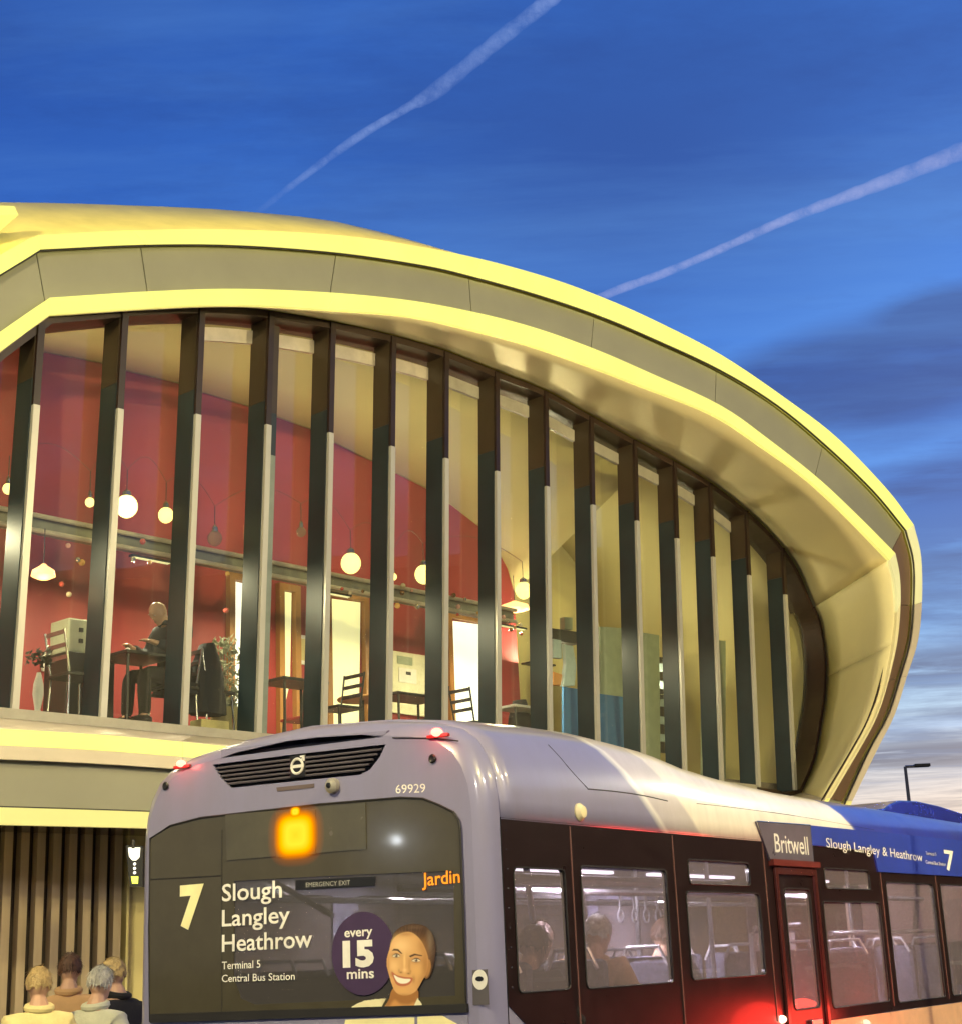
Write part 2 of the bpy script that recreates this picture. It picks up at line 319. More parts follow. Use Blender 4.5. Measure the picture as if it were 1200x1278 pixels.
    def build(s, name, mats, parent=None, smooth=False, bevel=0, clean=True, solid=0):
        me = bpy.data.meshes.new(name); me.from_pydata([tuple(v) for v in s.v], [], s.f)
        me.polygons.foreach_set('material_index', s.mi)
        if clean:
            bm = bmesh.new(); bm.from_mesh(me); bmesh.ops.remove_doubles(bm, verts=bm.verts, dist=1e-5); bmesh.ops.recalc_face_normals(bm, faces=bm.faces); bm.to_mesh(me); bm.free()
        o = link_mesh(name, me, mats, parent, smooth)
        if solid: md = o.modifiers.new('t', 'SOLIDIFY'); md.thickness = solid; md.offset = 0
        if bevel: md = o.modifiers.new('b', 'BEVEL'); md.width = bevel; md.segments = 2; md.limit_method = 'ANGLE'; md.angle_limit = math.radians(40)
        if smooth and not bevel:
            try:
                me.set_sharp_from_angle(angle=math.radians(38))
            except Exception: pass
        return o
def copy_tree(o, parent=None):
    c = o.copy(); COL.objects.link(c); c.parent = parent
    for ch in list(o.children): copy_tree(ch, c)
    return c
def catmull(P, k):
    P = [np.array(p, float) for p in P]; out = []
    for i in range(len(P)-1):
        p0 = P[i-1] if i else 2*P[0]-P[1]; p1, p2 = P[i], P[i+1]; p3 = P[i+2] if i+2 < len(P) else 2*P[-1]-P[-2]
        for j in range(k):
            t = j/k; out.append(.5*((2*p1)+(-p0+p2)*t+(2*p0-5*p1+4*p2-p3)*t*t+(-p0+3*p1-3*p2+p3)*t**3))
    out.append(P[-1]); return out
def text(s, p0, p1, hvec, m, parent, name='lettering', bold=0, depth=.0015, fitheight=None, nrm=None):
    """lettering whose baseline runs p0 -> p1 and whose capitals are hvec tall"""
    cu = bpy.data.curves.new('t', 'FONT'); cu.body = s; cu.offset = bold; cu.extrude = 0; cu.resolution_u = 3
    to = bpy.data.objects.new('t', cu); COL.objects.link(to); bpy.context.view_layer.update()
    me = bpy.data.meshes.new_from_object(to.evaluated_get(bpy.context.evaluated_depsgraph_get())); bpy.data.objects.remove(to)
    co = np.array([v.co[:] for v in me.vertices]); x0, x1 = co[:, 0].min(), co[:, 0].max()
    caps = .729
    X = (Vector(p1)-Vector(p0))/(x1-x0); Y = Vector(hvec)/caps
    nn = nrm if nrm is not None else X.cross(Y).normalized()
    me.transform(Matrix(((X.x, Y.x, nn.x, 0), (X.y, Y.y, nn.y, 0), (X.z, Y.z, nn.z, 0), (0, 0, 0, 1))))
    me.transform(Matrix.Translation(Vector(p0)-X*x0))
    return link_mesh(name, me, m, parent)
def point_light(name, loc, power, col, r=.05, parent=None, typ='POINT', aim=None, size=1, sizey=None, spread=None):
    l = bpy.data.lights.new(name, typ); l.energy = power; l.color = col
    if typ == 'AREA':
        l.size = size
        if sizey: l.shape = 'RECTANGLE'; l.size_y = sizey
        if spread: l.spread = spread
    else: l.shadow_soft_size = r
    o = bpy.data.objects.new(name, l); COL.objects.link(o); o.location = loc
    if aim is not None: o.rotation_euler = Vector(aim).to_track_quat('-Z', 'Y').to_euler()
    return o

# ------------------------------------------------------------------ ground
g = MB(); g.add([(-3000, -3000, 0), (3000, -3000, 0), (3000, 3000, 0), (-3000, 3000, 0)], [(0, 1, 2, 3)])
tag(g.build('ground', 'asphalt'), kind='structure')

# ------------------------------------------------------------------ facade frame of reference
TH = math.radians(42)
D = Vector((math.sin(TH), math.cos(TH), 0)); Nn = Vector((math.cos(TH), -math.sin(TH), 0)); Z = Vector((0, 0, 1))
q = ray(26, 905); P = EYE + q*(14.5/q.y); PZ = P.z; TL = math.tan(math.radians(3))
UPV = (Z + Nn*TL).normalized(); NL = D.cross(UPV); NL = NL if NL.dot(Nn) > 0 else -NL
def FP(u, o, zz): v = P + D*u + Nn*(o+(zz-PZ)*TL); v.z = zz; return v
def FI(u, o, zz): v = P + D*u + Nn*o; v.z = zz; return v
def fpx(x, y, o=0): h = hit(x, y, P+Nn*o, NL); return ((h-P).dot(D), h.z)
def ipx(x, y, o): return hit(x, y, P+Nn*o, Nn)
def iu(x, y, o): h = ipx(x, y, o); return ((h-P).dot(D), h.z)
TR = math.radians(49); DR = Vector((math.sin(TR), math.cos(TR), 0)); NR = Vector((math.cos(TR), -math.sin(TR), 0)); PR = P + Nn*.25 - D*.5
def RP(u, zz, o=0): v = PR + DR*u + NR*o; v.z = zz; return v
def rpx(x, y): h = hit(x, y, PR, NR); return ((h-PR).dot(DR), h.z)

# paving in front of the station and its kerb
pv = MB(); a, b_ = FI(-14, 3.0, 0), FI(26, 3.0, 0); c_, d_ = FI(26, -14, 0), FI(-14, -14, 0)
pv.prism([a, b_, c_, d_], (0, 0, .12)); tag(pv.build('pavement', 'paving'), kind='structure')
kb = MB()
for i in range(44):
    c0 = FI(-14+i*.91+.45, 3.08, .065); kb.box(c0, D*.45, Nn*.075, Z*.065)
tag(kb.build('kerb', 'kerb', bevel=.012), kind='structure')

# ------------------------------------------------------------------ station building
B = empty('bus_station_building', FI(0, 0, 0), 0, 'two storey bus station with a curved eye shaped glass front ringed by lit yellow bands', 'bus station')
# stations: pixel of the five outlines  A outer rim outside, B outer rim inside, C inner rim outside, D inner rim inside, E glazing
ST = [
 ((0,318),(0,347),(0,410),(0,439),(0,437)),
 ((48,293),(52,314),(62,368),(63,392),(63,392)),
 ((167,287),(185,308),(190,360),(195,383),(200,381)),
 ((300,286.5),(300,309),(300,357),(300,380),(300,382)),
 ((430,294),(425,319),(420,362),(410,386),(400,397)),
 ((520,307),(532,335),(515,372),(510,394),(490,417)),
 ((600,323),(590,349),(597,387),(585,410),(558,437)),
 ((683,346),(668,371),(670,406),(660,430),(623,463)),
 ((744,368),(748,398),(745,433),(735,456),(683,487)),
 ((813,398),(815,426),(813,463),(800,481),(740,519)),
 ((900,443),(900,465),(900,504),(890,517),(815,560)),
 ((984,500),(968,506),(963,549),(950,556),(882,598)),
 ((1045,547),(1030,558),(1024,598),(1010,600),(945,648)),
 ((1106,610),(1088,613),(1075,646),(1062,649),(990,700)),
 ((1140,655),(1130,663),(1118,689),(1110,699),(1016,757)),
 ((1149,695),(1140,703),(1123,716),(1117,728),(1024,777)),
 ((1150,752),(1140,755),(1124,752),(1119,764),(1030,815)),
 ((1145,800),(1136,800),(1120,800),(1115,805),(1031,845)),
 ((1131,845),(1124,845),(1108,852),(1105,857),(1029,875)),
 ((1116,892),(1109,892),(1094,895),(1091,897),(1024,907)),
 ((1094,936),(1085,936),(1074,933),(1071,934),(1016,950)),
 ((1063,1000),(1056,1000),(1037,996),(1034,997),(1000,990)),
]
cur = [[rpx(*s[j]) for s in ST] for j in range(4)]; curE = [fpx(*s[4]) for s in ST]
tail = [((12.2,3.0),(12.1,3.1),(11.75,3.15),(11.6,3.22),(13.2,3.82)), ((11.3,2.85),(11.2,2.98),(11,3.15),(10.8,3.3),(12.4,3.86)),
        ((7,2.9),(7,3.06),(7,3.3),(7,3.55),(7,3.9)), ((2,2.93),(2,3.11),(2,3.46),(2,3.77),(2,3.92)), ((-1,2.93),(-1,3.11),(-1,3.46),(-1,3.78),(-1,3.92)), ((-7,2.93),(-7,3.11),(-7,3.46),(-7,3.8),(-7,3.92))]
head = [((-5.6,3.3),(-5.5,3.3),(-5.3,3.5),(-5.2,3.8),(-5.2,3.92)), ((-2.4,6.3),(-2.4,6.0),(-2.4,5.3),(-2.4,5.0),(-2.7,5.1))]
for j in range(4):
    cur[j] = [h[j] for h in head] + cur[j] + [t[j] for t in tail]
curE = [h[4] for h in head] + curE + [t[4] for t in tail]
COR = [0, 3, 16, 23, len(curE)-1]; K = 5
def smooth(P2):
    out = []
    for a, b in zip(COR[:-1], COR[1:]):
        seg = catmull(P2[a:b+1], K); out += seg if not out else seg[1:]
    return out
SA, SB, SC, SD_ = [smooth(c) for c in cur]; SE = smooth(curE); NS = len(SA)
SB = [(b[0]+(a[0]-b[0])*.16, b[1]+(a[1]-b[1])*.16) for a, b in zip(SA, SB)]; SC = [(c[0]+(d[0]-c[0])*.14, c[1]+(d[1]-c[1])*.14) for c, d in zip(SC, SD_)]
SIDX = {c: c*K for c in range(len(curE))}
def ring_panel(S1, S2, i0, i1, o0, th, name, m, gap=.006):
    f1 = [RP(S1[i][0], S1[i][1], o0) for i in range(i0, i1+1)]; f2 = [RP(S2[i][0], S2[i][1], o0) for i in range(i0, i1+1)]
    if gap:   # leave an open joint at the end of every panel
        for f in (f1, f2): f[-1] = f[-1].lerp(f[-2], min(.5, gap/max(1e-3, (f[-1]-f[-2]).length)))
    mb = MB(); t = -NR*th
    mb.loft([f1, f2]); mb.loft([[p+t for p in f2], [p+t for p in f1]]); mb.loft([[p+t for p in f1], f1]); mb.loft([f2, [p+t for p in f2]])
    mb.add([f1[0], f2[0], f2[0]+t, f1[0]+t], [(0, 1, 2, 3)]); mb.add([f1[-1], f2[-1], f2[-1]+t, f1[-1]+t], [(3, 2, 1, 0)])
    return mb.build(name, m, B)
brk = [0, 3, 4, 6, 8, 10, 12, 14, 16, 18, 20, 23, 25, 27, 29]
for a, b in zip(brk[:-1], brk[1:]):
    low_ = a >= 23
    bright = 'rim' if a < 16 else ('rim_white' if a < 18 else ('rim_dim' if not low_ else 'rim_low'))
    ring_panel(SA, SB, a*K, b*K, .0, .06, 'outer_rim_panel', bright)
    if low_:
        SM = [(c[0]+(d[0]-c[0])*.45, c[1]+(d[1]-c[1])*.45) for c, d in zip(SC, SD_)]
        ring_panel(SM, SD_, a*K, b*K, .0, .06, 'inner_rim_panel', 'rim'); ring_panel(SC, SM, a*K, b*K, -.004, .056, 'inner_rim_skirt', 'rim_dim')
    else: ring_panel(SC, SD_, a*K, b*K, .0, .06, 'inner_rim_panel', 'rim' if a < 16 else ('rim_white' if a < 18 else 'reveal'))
    ring_panel(SB, SC, a*K, b*K, -.10, .04, 'recess_panel', 'recess' if (a < 16 or low_) else 'recess_shade', gap=.012)
ring_panel(SB, SC, 0, NS-1, -.15, .02, 'recess_backing', 'joint', gap=0)
# dark shadow gap just inside the outer rim
mb = MB(); pts = [RP(SB[i][0], SB[i][1], -.03) for i in range(NS)]; mb.tube(pts, .018, 5); mb.build('shadow_gap', 'joint', B)
# soffit / reveal between the inner rim and the glazing, in panels
def soffit(i0, i1, m, name):
    rows = []
    for w in (0, .25, .5, .75, 1):
        rows.append([RP(SD_[i][0], SD_[i][1], -.055).lerp(FP(SE[i][0], .02, SE[i][1]), w) for i in range(i0, i1+1)])
    return MB().loft(rows).build(name, m, B, smooth=True, solid=.02)
for a, b in ((0, 3), (3, 16)): soffit(a*K, b*K, 'soffit', 'soffit_panel')
for a, b in ((16, 19), (19, 23)): soffit(a*K, b*K, 'reveal', 'reveal_panel')
for a, b in ((23, 25), (25, 27), (27, 29)): soffit(a*K, b*K, 'rim_dim', 'ledge_panel')
# roof shell behind the outer rim
rpix = [(-40,254),(0,256),(100,262),(200,267),(300,276),(360,283.5),(410,290.5),(450,298),(490,308),(560,326),(640,356),(720,386),(800,430)]
PRb = PR - NR*2.2
crest = []
for x, y in rpix:
    h = hit(x, y, PRb, NR); crest.append(((h-PRb).dot(DR), h.z))
def crest_z(u):
    if u < crest[0][0]: return crest[0][1] + (u-crest[0][0])*.25
    if u > crest[-1][0]: return crest[-1][1]-(u-crest[-1][0])*.55
    for (u0, z0), (u1, z1) in zip(crest[:-1], crest[1:]):
        if u <= u1: return z0+(z1-z0)*(u-u0)/(u1-u0)
rows = [[], [], [], [], []]
for i in range(0, 23*K+1):
    u, zz = SA[i]; up_ = i <= 16*K
    top = max(zz, crest_z(u)) if (up_ and i > 2*K) else zz
    kd = max(0, min(1, (i/K-9)/5))*.62; dz = max(0, min(1, (i/K-6.5)/3))*.22*(1 if up_ else 0)
    for r_i, (zq, oq) in enumerate(((zz, .055), (zz+(top-zz)*.6, 1.0), (top, 2.2), (top, 5), (top, 9))): rows[r_i].append(RP(u, zq-dz*(oq-.055), -oq)+D*kd*(oq-.055))
MB().loft(rows).build('roof', 'roof', B, smooth=True, solid=.03)
# small roof edge light box at the far left
mb = MB(); p = [hit(x, y, PR+NR*.3, NR) for x, y in ((-120,252),(18,257),(23,268),(-120,271))]; mb.prism(p, -NR*.5); mb.build('roof_edge_fascia', 'rim', B)
# ---- glazing
tips = [(45,505),(150,510),(247,517),(335,530),(413,540),(490,557),(557,572),(621,588),(683,607),(740,630),(795,650),(845,672),(890,695),(935,718),(980,742)]
tu = [fpx(*t) for t in tips]
tu = [(tu[0][0]-.96, tu[0][1]-.15)] + tu
def E_top(u):
    best = None
    for i in range(0, 19*K):
        (u0, z0), (u1, z1) = SE[i], SE[i+1]
        if (u0-u)*(u1-u) <= 0 and abs(u1-u0) > 1e-6:
            zz = z0+(z1-z0)*(u-u0)/(u1-u0); best = zz if best is None else max(best, zz)
    return best
def E_bot(u):
    for i in range(18*K, NS-1):
        (u0, z0), (u1, z1) = SE[i], SE[i+1]
        if (u0-u)*(u1-u) <= 0 and abs(u1-u0) > 1e-6: return z0+(z1-z0)*(u-u0)/(u1-u0)
    return 3.92
FD = .31
def fbox(u0, u1, o0, o1, z0, z1, z0b=None, z1b=None):
    mb = MB(); v = [FP(u, o, zz) for zz in (z0, z1) for (u, o) in ((u0, o0), (u1, o0), (u1, o1), (u0, o1))]
    return mb.add(v, [(3, 2, 1, 0), (4, 5, 6, 7), (0, 1, 5, 4), (1, 2, 6, 5), (2, 3, 7, 6), (3, 0, 4, 7)])
for k, (u, zt) in enumerate(tu):
    top = E_top(u)
    if top is None: top = 6
    top -= .02; bot = max(3.94, E_bot(u)+.02)
    hw = .042
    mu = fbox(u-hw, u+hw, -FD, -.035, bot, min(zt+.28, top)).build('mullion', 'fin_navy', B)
    fbox(u-hw, u+hw, -FD, -.0355, min(zt+.283, top), top).build('shaded_upper_fin', 'fin_brown', mu)  # same fin above the overhang's shade line, darkened by its colour
    fbox(u-hw+.008, u+hw-.002, -.033, .004, zt+.003, top).build('shaded_upper_cap', 'fin_front', mu)
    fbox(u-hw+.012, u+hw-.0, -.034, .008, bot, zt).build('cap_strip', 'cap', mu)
# wide plate beside the fourth mullion
u, zt = tu[4]
cp = fbox(u+.06, u+.20, -.30, -.10, 3.94, fpx(346, 565)[1]).build('cover_plate', 'grey_green', B)
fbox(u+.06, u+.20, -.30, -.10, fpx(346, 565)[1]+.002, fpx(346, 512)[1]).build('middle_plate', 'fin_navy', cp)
fbox(u+.06, u+.20, -.30, -.10, fpx(346, 512)[1]+.002, E_top(u+.2)-.15).build('shaded_upper_plate', 'fin_brown', cp)  # overhang's shade painted here as on the fins
# frame round the glazing
def frame_loop(i0, i1, inset, o0, o1, name, m):
    ring_o = [SE[i] for i in range(i0, i1+1)]; ring_i = []
    for j, (a, b) in enumerate(ring_o):
        p0 = ring_o[max(0, j-1)]; p1 = ring_o[min(len(ring_o)-1, j+1)]; t = np.array(p1)-np.array(p0); t /= max(1e-6, np.linalg.norm(t)); ring_i.append((a+t[1]*inset, b-t[0]*inset))
    mb = MB(); f1 = [FP(a, o1, b) for a, b in ring_o]; f2 = [FP(a, o1, b) for a, b in ring_i]; g1 = [FP(a, o0, b) for a, b in ring_o]; g2 = [FP(a, o0, b) for a, b in ring_i]
    mb.loft([f1, f2]); mb.loft([f2, g2]); mb.loft([g2, g1]); mb.loft([g1, f1])
    return mb.build(name, m, B)
# find whether the inset goes inwards: the loop runs left-top to right to bottom, inside lies below the top
frame_loop(0, 16*K, .09, -.42, -.02, 'head_frame', 'frame')
frame_loop(16*K, 25*K, .07, -.36, .0, 'end_frame', 'frame')
frame_loop(25*K, 29*K, .10, -.42, .03, 'sill_frame', 'sill')
# panes with their small head pieces
edges = [-5.2] + [t[0] for t in tu] + [14.66]
for k in range(len(edges)-1):
    u0, u1 = edges[k]+.045, edges[k+1]-.045
    if k == 0: u0 = -5.0
    if u1-u0 < .1: continue
    n = 8; topv = []; botv = []
    for j in range(n+1):
        u = u0+(u1-u0)*j/n; t = E_top(u); bt = E_bot(u)
        if t is None: continue
        topv.append((u, t-.03)); botv.append((u, max(3.93, bt)))
    poly = [FP(a, -FD, b) for a, b in botv] + [FP(a, -FD, b) for a, b in topv[::-1]]
    pn = MB().prism(poly, -Nn*.012).build('pane', 'pane', B)
    if 3 < k < 15:
        mb = MB(); tq = [FP(a, -FD+.03, b-.14) for a, b in topv]; tw = [FP(a, -FD+.03, b-.30) for a, b in topv]
        mb.prism(tq+tw[::-1], -Nn*.05); mb.build('head_bar', 'rail' if k < 8 else 'sill', pn)
# ---- interior shell
OB = -4.6
rows = []
for o in (-.43, -.9, -1.6, -2.4, -3.4, OB): rows.append([FP(SE[i][0], o, SE[i][1]+.02+.22*(-o-.43)*max(0, min(1, (SE[i][1]-5)/2.5))) for i in range(0, 25*K+1)])
MB().loft(rows).build('cafe_ceiling', 'ceiling', B, smooth=True, solid=.03)
MB().prism([FP(SE[i][0], OB, SE[i][1]+.06+.9*max(0, min(1, (SE[i][1]-5)/2.5))) for i in range(0, 25*K+1, 2)], -Nn*.1).build('back_wall', 'cream', B)
MB().prism([FI(-7, -.46, 4.10), FI(14.2, -.46, 4.10), FI(14.2, OB, 4.10), FI(-7, OB, 4.10)], (0, 0, -.25)).build('cafe_floor', 'floor', B)
OR = -2.9
rt = [iu(x, y, OR) for x, y in ((-40,415),(0,427),(55,440),(125,453),(157,463),(220,478),(252,490),(308,507),(357,525),(388,536),(417,553),(460,574),(500,594),(530,609),(562,630),(597,657),(618,682),(633,710),(641,740))]
ub = rt[-1][0]
lft = [(u_, min(rt[0][1], E_top(u_)+.3)) for u_ in (-4.5, -3, -2, -1, 0, .7, 1.2)]
lft = [p_ for p_ in lft if p_[0] < rt[0][0]-.1]
poly = [FI(-5, OR, 3.92)] + [FI(a, OR, b) for a, b in lft] + [FI(a, OR, b) for a, b in rt] + [FI(ub+.05, OR, 3.92)]
MB().prism(poly, -Nn*.12).build('red_wall', 'red', B)
sl = lft+rt; sl = [p_ for p_ in sl if p_[0] < 10.5]
MB().loft([[FP(a, o_, E_top(a)+.012).lerp(FI(a, OR+.02, b+.01), w_) for a, b in sl] for o_, w_ in ((-.45, 0), (-.45, .33), (-.45, .66), (-.45, 1))]).build('sloped_ceiling', 'ceiling', B, smooth=True, solid=.02)
# beam with two pale rails running across the room
OBm = -1.3
za = ipx(0, 636, OBm).z; zb = ipx(0, 655, OBm).z; u_a = -6; u_b = iu(640, 762, OBm)[0]
bm_ = MB(); bm_.prism([FI(u_a, OBm, za), FI(u_b, OBm, za), FI(u_b, OBm, zb), FI(u_a, OBm, zb)], -Nn*.12); beam = bm_.build('ceiling_beam', 'beam', B)
for zz in (za, zb):
    MB().tube([FI(u_a, OBm+.05, zz), FI(u_b, OBm+.05, zz)], .028, 8).build('rail', 'rail', beam)
def ipoly(px, o): return [ipx(x, y, o) for x, y in px]
def iprism(px, o, th=.04): return MB().prism(ipoly(px, o), -Nn*th)
# doors and openings on the red wall
def door(px, m, fr, name='door', fw=.09):
    d = iprism(px, OR+.04, .03).build(name, m, B)
    us = [iu(x, y, OR) for x, y in px]; u0, u1 = min(a for a, b in us), max(a for a, b in us); z1 = max(b for a, b in us); z0 = 4.1
    f = MB()
    for a, b, c, e in ((u0-fw, u0, z0, z1+fw), (u1, u1+fw, z0, z1+fw), (u0, u1, z1, z1+fw)):
        f.prism([FI(a, OR+.09, c), FI(b, OR+.09, c), FI(b, OR+.09, e), FI(a, OR+.09, e)], -Nn*.085)
    f.build('door_frame', fr, d); return d
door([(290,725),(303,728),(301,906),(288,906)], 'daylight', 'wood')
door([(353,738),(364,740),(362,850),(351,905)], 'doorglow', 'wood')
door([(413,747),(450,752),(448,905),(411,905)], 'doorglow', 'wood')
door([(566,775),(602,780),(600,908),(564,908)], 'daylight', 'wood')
# ---- ground floor: slats, side panel
OG = -1.2
zt = 3.02
for k in range(-14, 9):
    u = .65 + .1855*k
    MB().prism([FI(u-.048, OG, .12), FI(u+.048, OG, .12), FI(u+.048, OG, zt), FI(u-.048, OG, zt)], -Nn*.09).build('slat', 'slat', B, bevel=.004)
MB().prism([FI(-7, OG-.22, .12), FI(2.05, OG-.22, .12), FI(2.05, OG-.22, 3.1), FI(-7, OG-.22, 3.1)], -Nn*.1).build('slat_backing', 'void', B)
MB().prism([FI(-7, OG+.03, zt+.002), FI(2.05, OG+.03, zt+.002), FI(2.05, OG+.03, zt+.06), FI(-7, OG+.03, zt+.06)], -Nn*.18).build('slat_head_rail', 'frame', B)
MB().prism([FI(2.06, OG, .12), FI(14, OG, .12), FI(14, OG, 3.1), FI(2.06, OG, 3.1)], -Nn*.1).build('ground_wall', 'cream', B)
MB().prism([FI(-7, -4.5, .12), FI(14, -4.5, .12), FI(14, -4.5, 3.1), FI(-7, -4.5, 3.1)], -Nn*.1).build('inner_wall', 'cream', B)
# underside of the upper floor
MB().prism([RP(-7, 3.0, -.07), RP(12, 3.0, -.07), FI(14, OB, 3.08), FI(-7, OB, 3.08)], (0, 0, .05)).build('underside', 'under', B)
#--PART2--
# ------------------------------------------------------------------ buildings across the road (they show in the glass of the bus)
def block(x0, y0, yaw, w, dp, h, m, label, nb):
    r = empty('brick_building', (x0, y0, 0), yaw, label, 'building', 'buildings across the road'); ax = Vector((math.cos(yaw), math.sin(yaw), 0)); ay = Vector((-ax.y, ax.x, 0)); c = Vector((x0, y0, 0))
    MB().box(c+ay*dp/2+Z*h/2, ax*w/2, ay*dp/2, Z*h/2).build('wall', m, r); MB().box(c+ay*dp/2+Z*(h+.2), ax*(w/2+.2), ay*(dp/2+.2), Z*.2).build('parapet', 'kerb', r)
    for i in range(nb):
        for k in range(int(h//3.2)):
            p_ = c+ax*(-w/2+w*(i+.5)/nb)+Z*(1.9+k*3.1)-ay*.02; wd = MB().box(p_, ax*.7, ay*.03, Z*.8).build('window', M['dark_window'], r)
            MB().box(p_-Z*.86-ay*.04, ax*.8, ay*.08, Z*.05).build('sill', 'kerb', wd)
M['dark_window'] = mat('dark_window_glass', (.03, .035, .05), .1); M['brick'] = mat('brown_brick', (.11, .045, .032), .85, scale=8, var=.3)
block(34, 22, math.radians(-62), 46, 12, 12.5, 'brick', 'long dark brick building across the road right of the bus', 12)
block(20, -26, math.radians(-160), 40, 12, 10, 'brick', 'lower dark brick building behind the viewer', 9)

# ------------------------------------------------------------------ lamps that light the place (unseen posts, outside the frame)
def lamp_post(loc, h, yaw, power, col, label, blend=None, aim=(0, 0, -1), size=.5, spread=PI):
    r = empty('street_lamp', loc, yaw, label, 'street lamp', 'lamp posts lighting the bus bays')
    mb = MB(); x, y = loc[0], loc[1]; d = Vector((math.cos(yaw), math.sin(yaw), 0))
    mb.tube([(x, y, 0), (x, y, 1.2), (x, y, 1.25), (x, y, h)], [.09, .09, .06, .045], 12); mb.build('pole', 'steel', r, smooth=True)
    e = Vector((x, y, h)); mb = MB(); mb.tube([e, e+d*.4+Z*.06, e+d*1.0+Z*.1], .03, 8); mb.build('arm', 'steel', r)
    c = e+d*1.25+Z*.1; s = d.cross(Z)
    hd = MB(); hd.box(c+Z*.04, d*.35, s*.16, Z*.035); lh = hd.build('lamp_head', 'black', r, bevel=.02)
    MB().box(c-Z*.005, d*.28, s*.12, Z*.008).build('lens', M['lamp_lens'], lh)
    if power: point_light('lamp_light', c-Z*.03, power, col, typ='AREA', aim=aim, size=size, sizey=size*.5, spread=spread)
    return r
M['lamp_lens'] = emis('lamp_lens', (1.0, .9, .6), 70.0)
fc = FP(6, 0, 6.5)
def aimv(src, dst): return (Vector(dst)-Vector(src)).normalized()
LP = [((6.5, 2.0, .0), 8.0, PI*.75, 1500, (1, .82, .34), (2, 18, 6)), ((13.5, 9.5, .0), 8.5, PI*.85, 2600, (1, .80, .36), (8, 23, 6)),
      ((-6.5, 3.0, .0), 8.0, PI*.25, 1600, (1, .84, .40), (4, 18, 4.6)), ((1.8, -3.5, .0), 7.0, PI*.5, 480, (1, .88, .76), (0, 9, 1.6)), ((10.0, 3.5, .0), 7.5, PI*.8, 400, (1, .86, .70), (3.4, 12.5, 2.4))]
lbl = ['tall steel lamp post with warm head beside the road to the right of the viewer', 'tall steel lamp post with warm head far out across the road from the bus side',
       'steel lamp post with warm head on the left behind the waiting people', 'shorter steel lamp post with whitish head behind the viewer', 'steel lamp post with peach head facing the side windows of the bus']
for (loc, h, yw, pw, cl, tg), lb in zip(LP, lbl):
    src = Vector((loc[0]+math.cos(yw)*1.25, loc[1]+math.sin(yw)*1.25, h))
    lamp_post(loc, h, yw, pw, cl, lb, aim=aimv(src, tg))
lp_ = Vector((4.95, 13.68, 0)); r_ = empty('unseen_globe_lamp', lp_, 0, 'unseen globe lamp post placed beside the bus for the glare on its roof', 'street lamp')  # unseen lamp, placed so its reflection makes the roof hot spot
MB().tube([lp_, lp_+Z*4.2], .05, 10).build('pole', 'steel', r_); MB().ball(lp_+Z*4.35, .20, 18).build('globe', emis('warm_globe', (1.0, .88, .6), 110.0), r_, smooth=True); point_light('globe_light', lp_+Z*4.35, 170, (1, .88, .62), .14)
lp_ = Vector((-8.11, 6.5, 0)); r_ = empty('unseen_low_lamp', lp_, 0, 'unseen low white globe lamp placed left of the viewer for a glint', 'street lamp')  # unseen lamp, placed for a white glint in the rear film
MB().tube([lp_, lp_+Z*2.8], .03, 8).build('pole', 'steel', r_); MB().ball(lp_+Z*2.87, .045, 14).build('globe', emis('white_globe', (.9, .95, 1.0), 110.0), r_, smooth=True)
# far lamp post seen over the bus
q = ray(1131, 1187); pl = EYE+q*(50/q.y)
base_ = Vector((pl.x, pl.y, 0)); tp = hit(1129, 957, base_, Vector((0, 1, 0))); ar = hit(1157, 956, base_, Vector((0, 1, 0)))
r_ = empty('street_lamp', base_, 0, 'slim grey lamp post with a flat arm seen against the pale sky behind the bus', 'street lamp')
mb = MB(); mb.tube([base_, (tp.x, tp.y, tp.z*.5), tp], [.10, .075, .05], 10); mb.build('pole', mat('dull_grey_steel', (.12, .12, .14), .5), r_)
mb = MB(); mb.tube([tp, tp+(ar-tp)*.6], .045, 8); mb.build('arm', 'steel', r_)
MB().box(tp+(ar-tp)*.75+Z*.02, Vector((.25, 0, 0)), Vector((0, .12, 0)), Vector((0, 0, .05))).build('lamp_head', 'black', r_, bevel=.02)

# ------------------------------------------------------------------ contrails, far and high
def contrail_mat(name, col, a):
    m = bpy.data.materials.new(name); m.use_nodes = True; t = m.node_tree; t.nodes.clear()
    tr = N_(t, 'ShaderNodeBsdfTransparent'); df = N_(t, 'ShaderNodeBsdfDiffuse'); df.inputs[0].default_value = (.9, .85, .85, 1)
    em = N_(t, 'ShaderNodeEmission'); em.inputs[0].default_value = tuple(col)+(1,)
    tcn = N_(t, 'ShaderNodeTexCoord'); nz = N_(t, 'ShaderNodeTexNoise', inp={'Scale': .011, 'Detail': 10.0, 'Roughness': .75}); t.links.new(tcn.outputs['Object'], nz.inputs['Vector'])
    lw = N_(t, 'ShaderNodeLayerWeight', inp={'Blend': .5})
    f = math_(t, 'SUBTRACT', 1.0, lw.outputs['Facing']); f = math_(t, 'POWER', f, 1.6)
    g = ramp(t, nz.outputs[0], [(.38, (.15,)*3), (.62, (1,)*3)])
    att = N_(t, 'ShaderNodeAttribute'); att.attribute_name = 'fade'
    al = math_(t, 'MULTIPLY', math_(t, 'MULTIPLY', math_(t, 'MULTIPLY', f, g), att.outputs['Fac']), a)
    m0 = N_(t, 'ShaderNodeMixShader', inp={0: .9}); t.links.new(df.outputs[0], m0.inputs[1]); t.links.new(em.outputs[0], m0.inputs[2])
    mx = N_(t, 'ShaderNodeMixShader'); t.links.new(al, mx.inputs[0]); t.links.new(tr.outputs[0], mx.inputs[1]); t.links.new(m0.outputs[0], mx.inputs[2])
    o = N_(t, 'ShaderNodeOutputMaterial'); t.links.new(mx.outputs[0], o.inputs[0]); return m
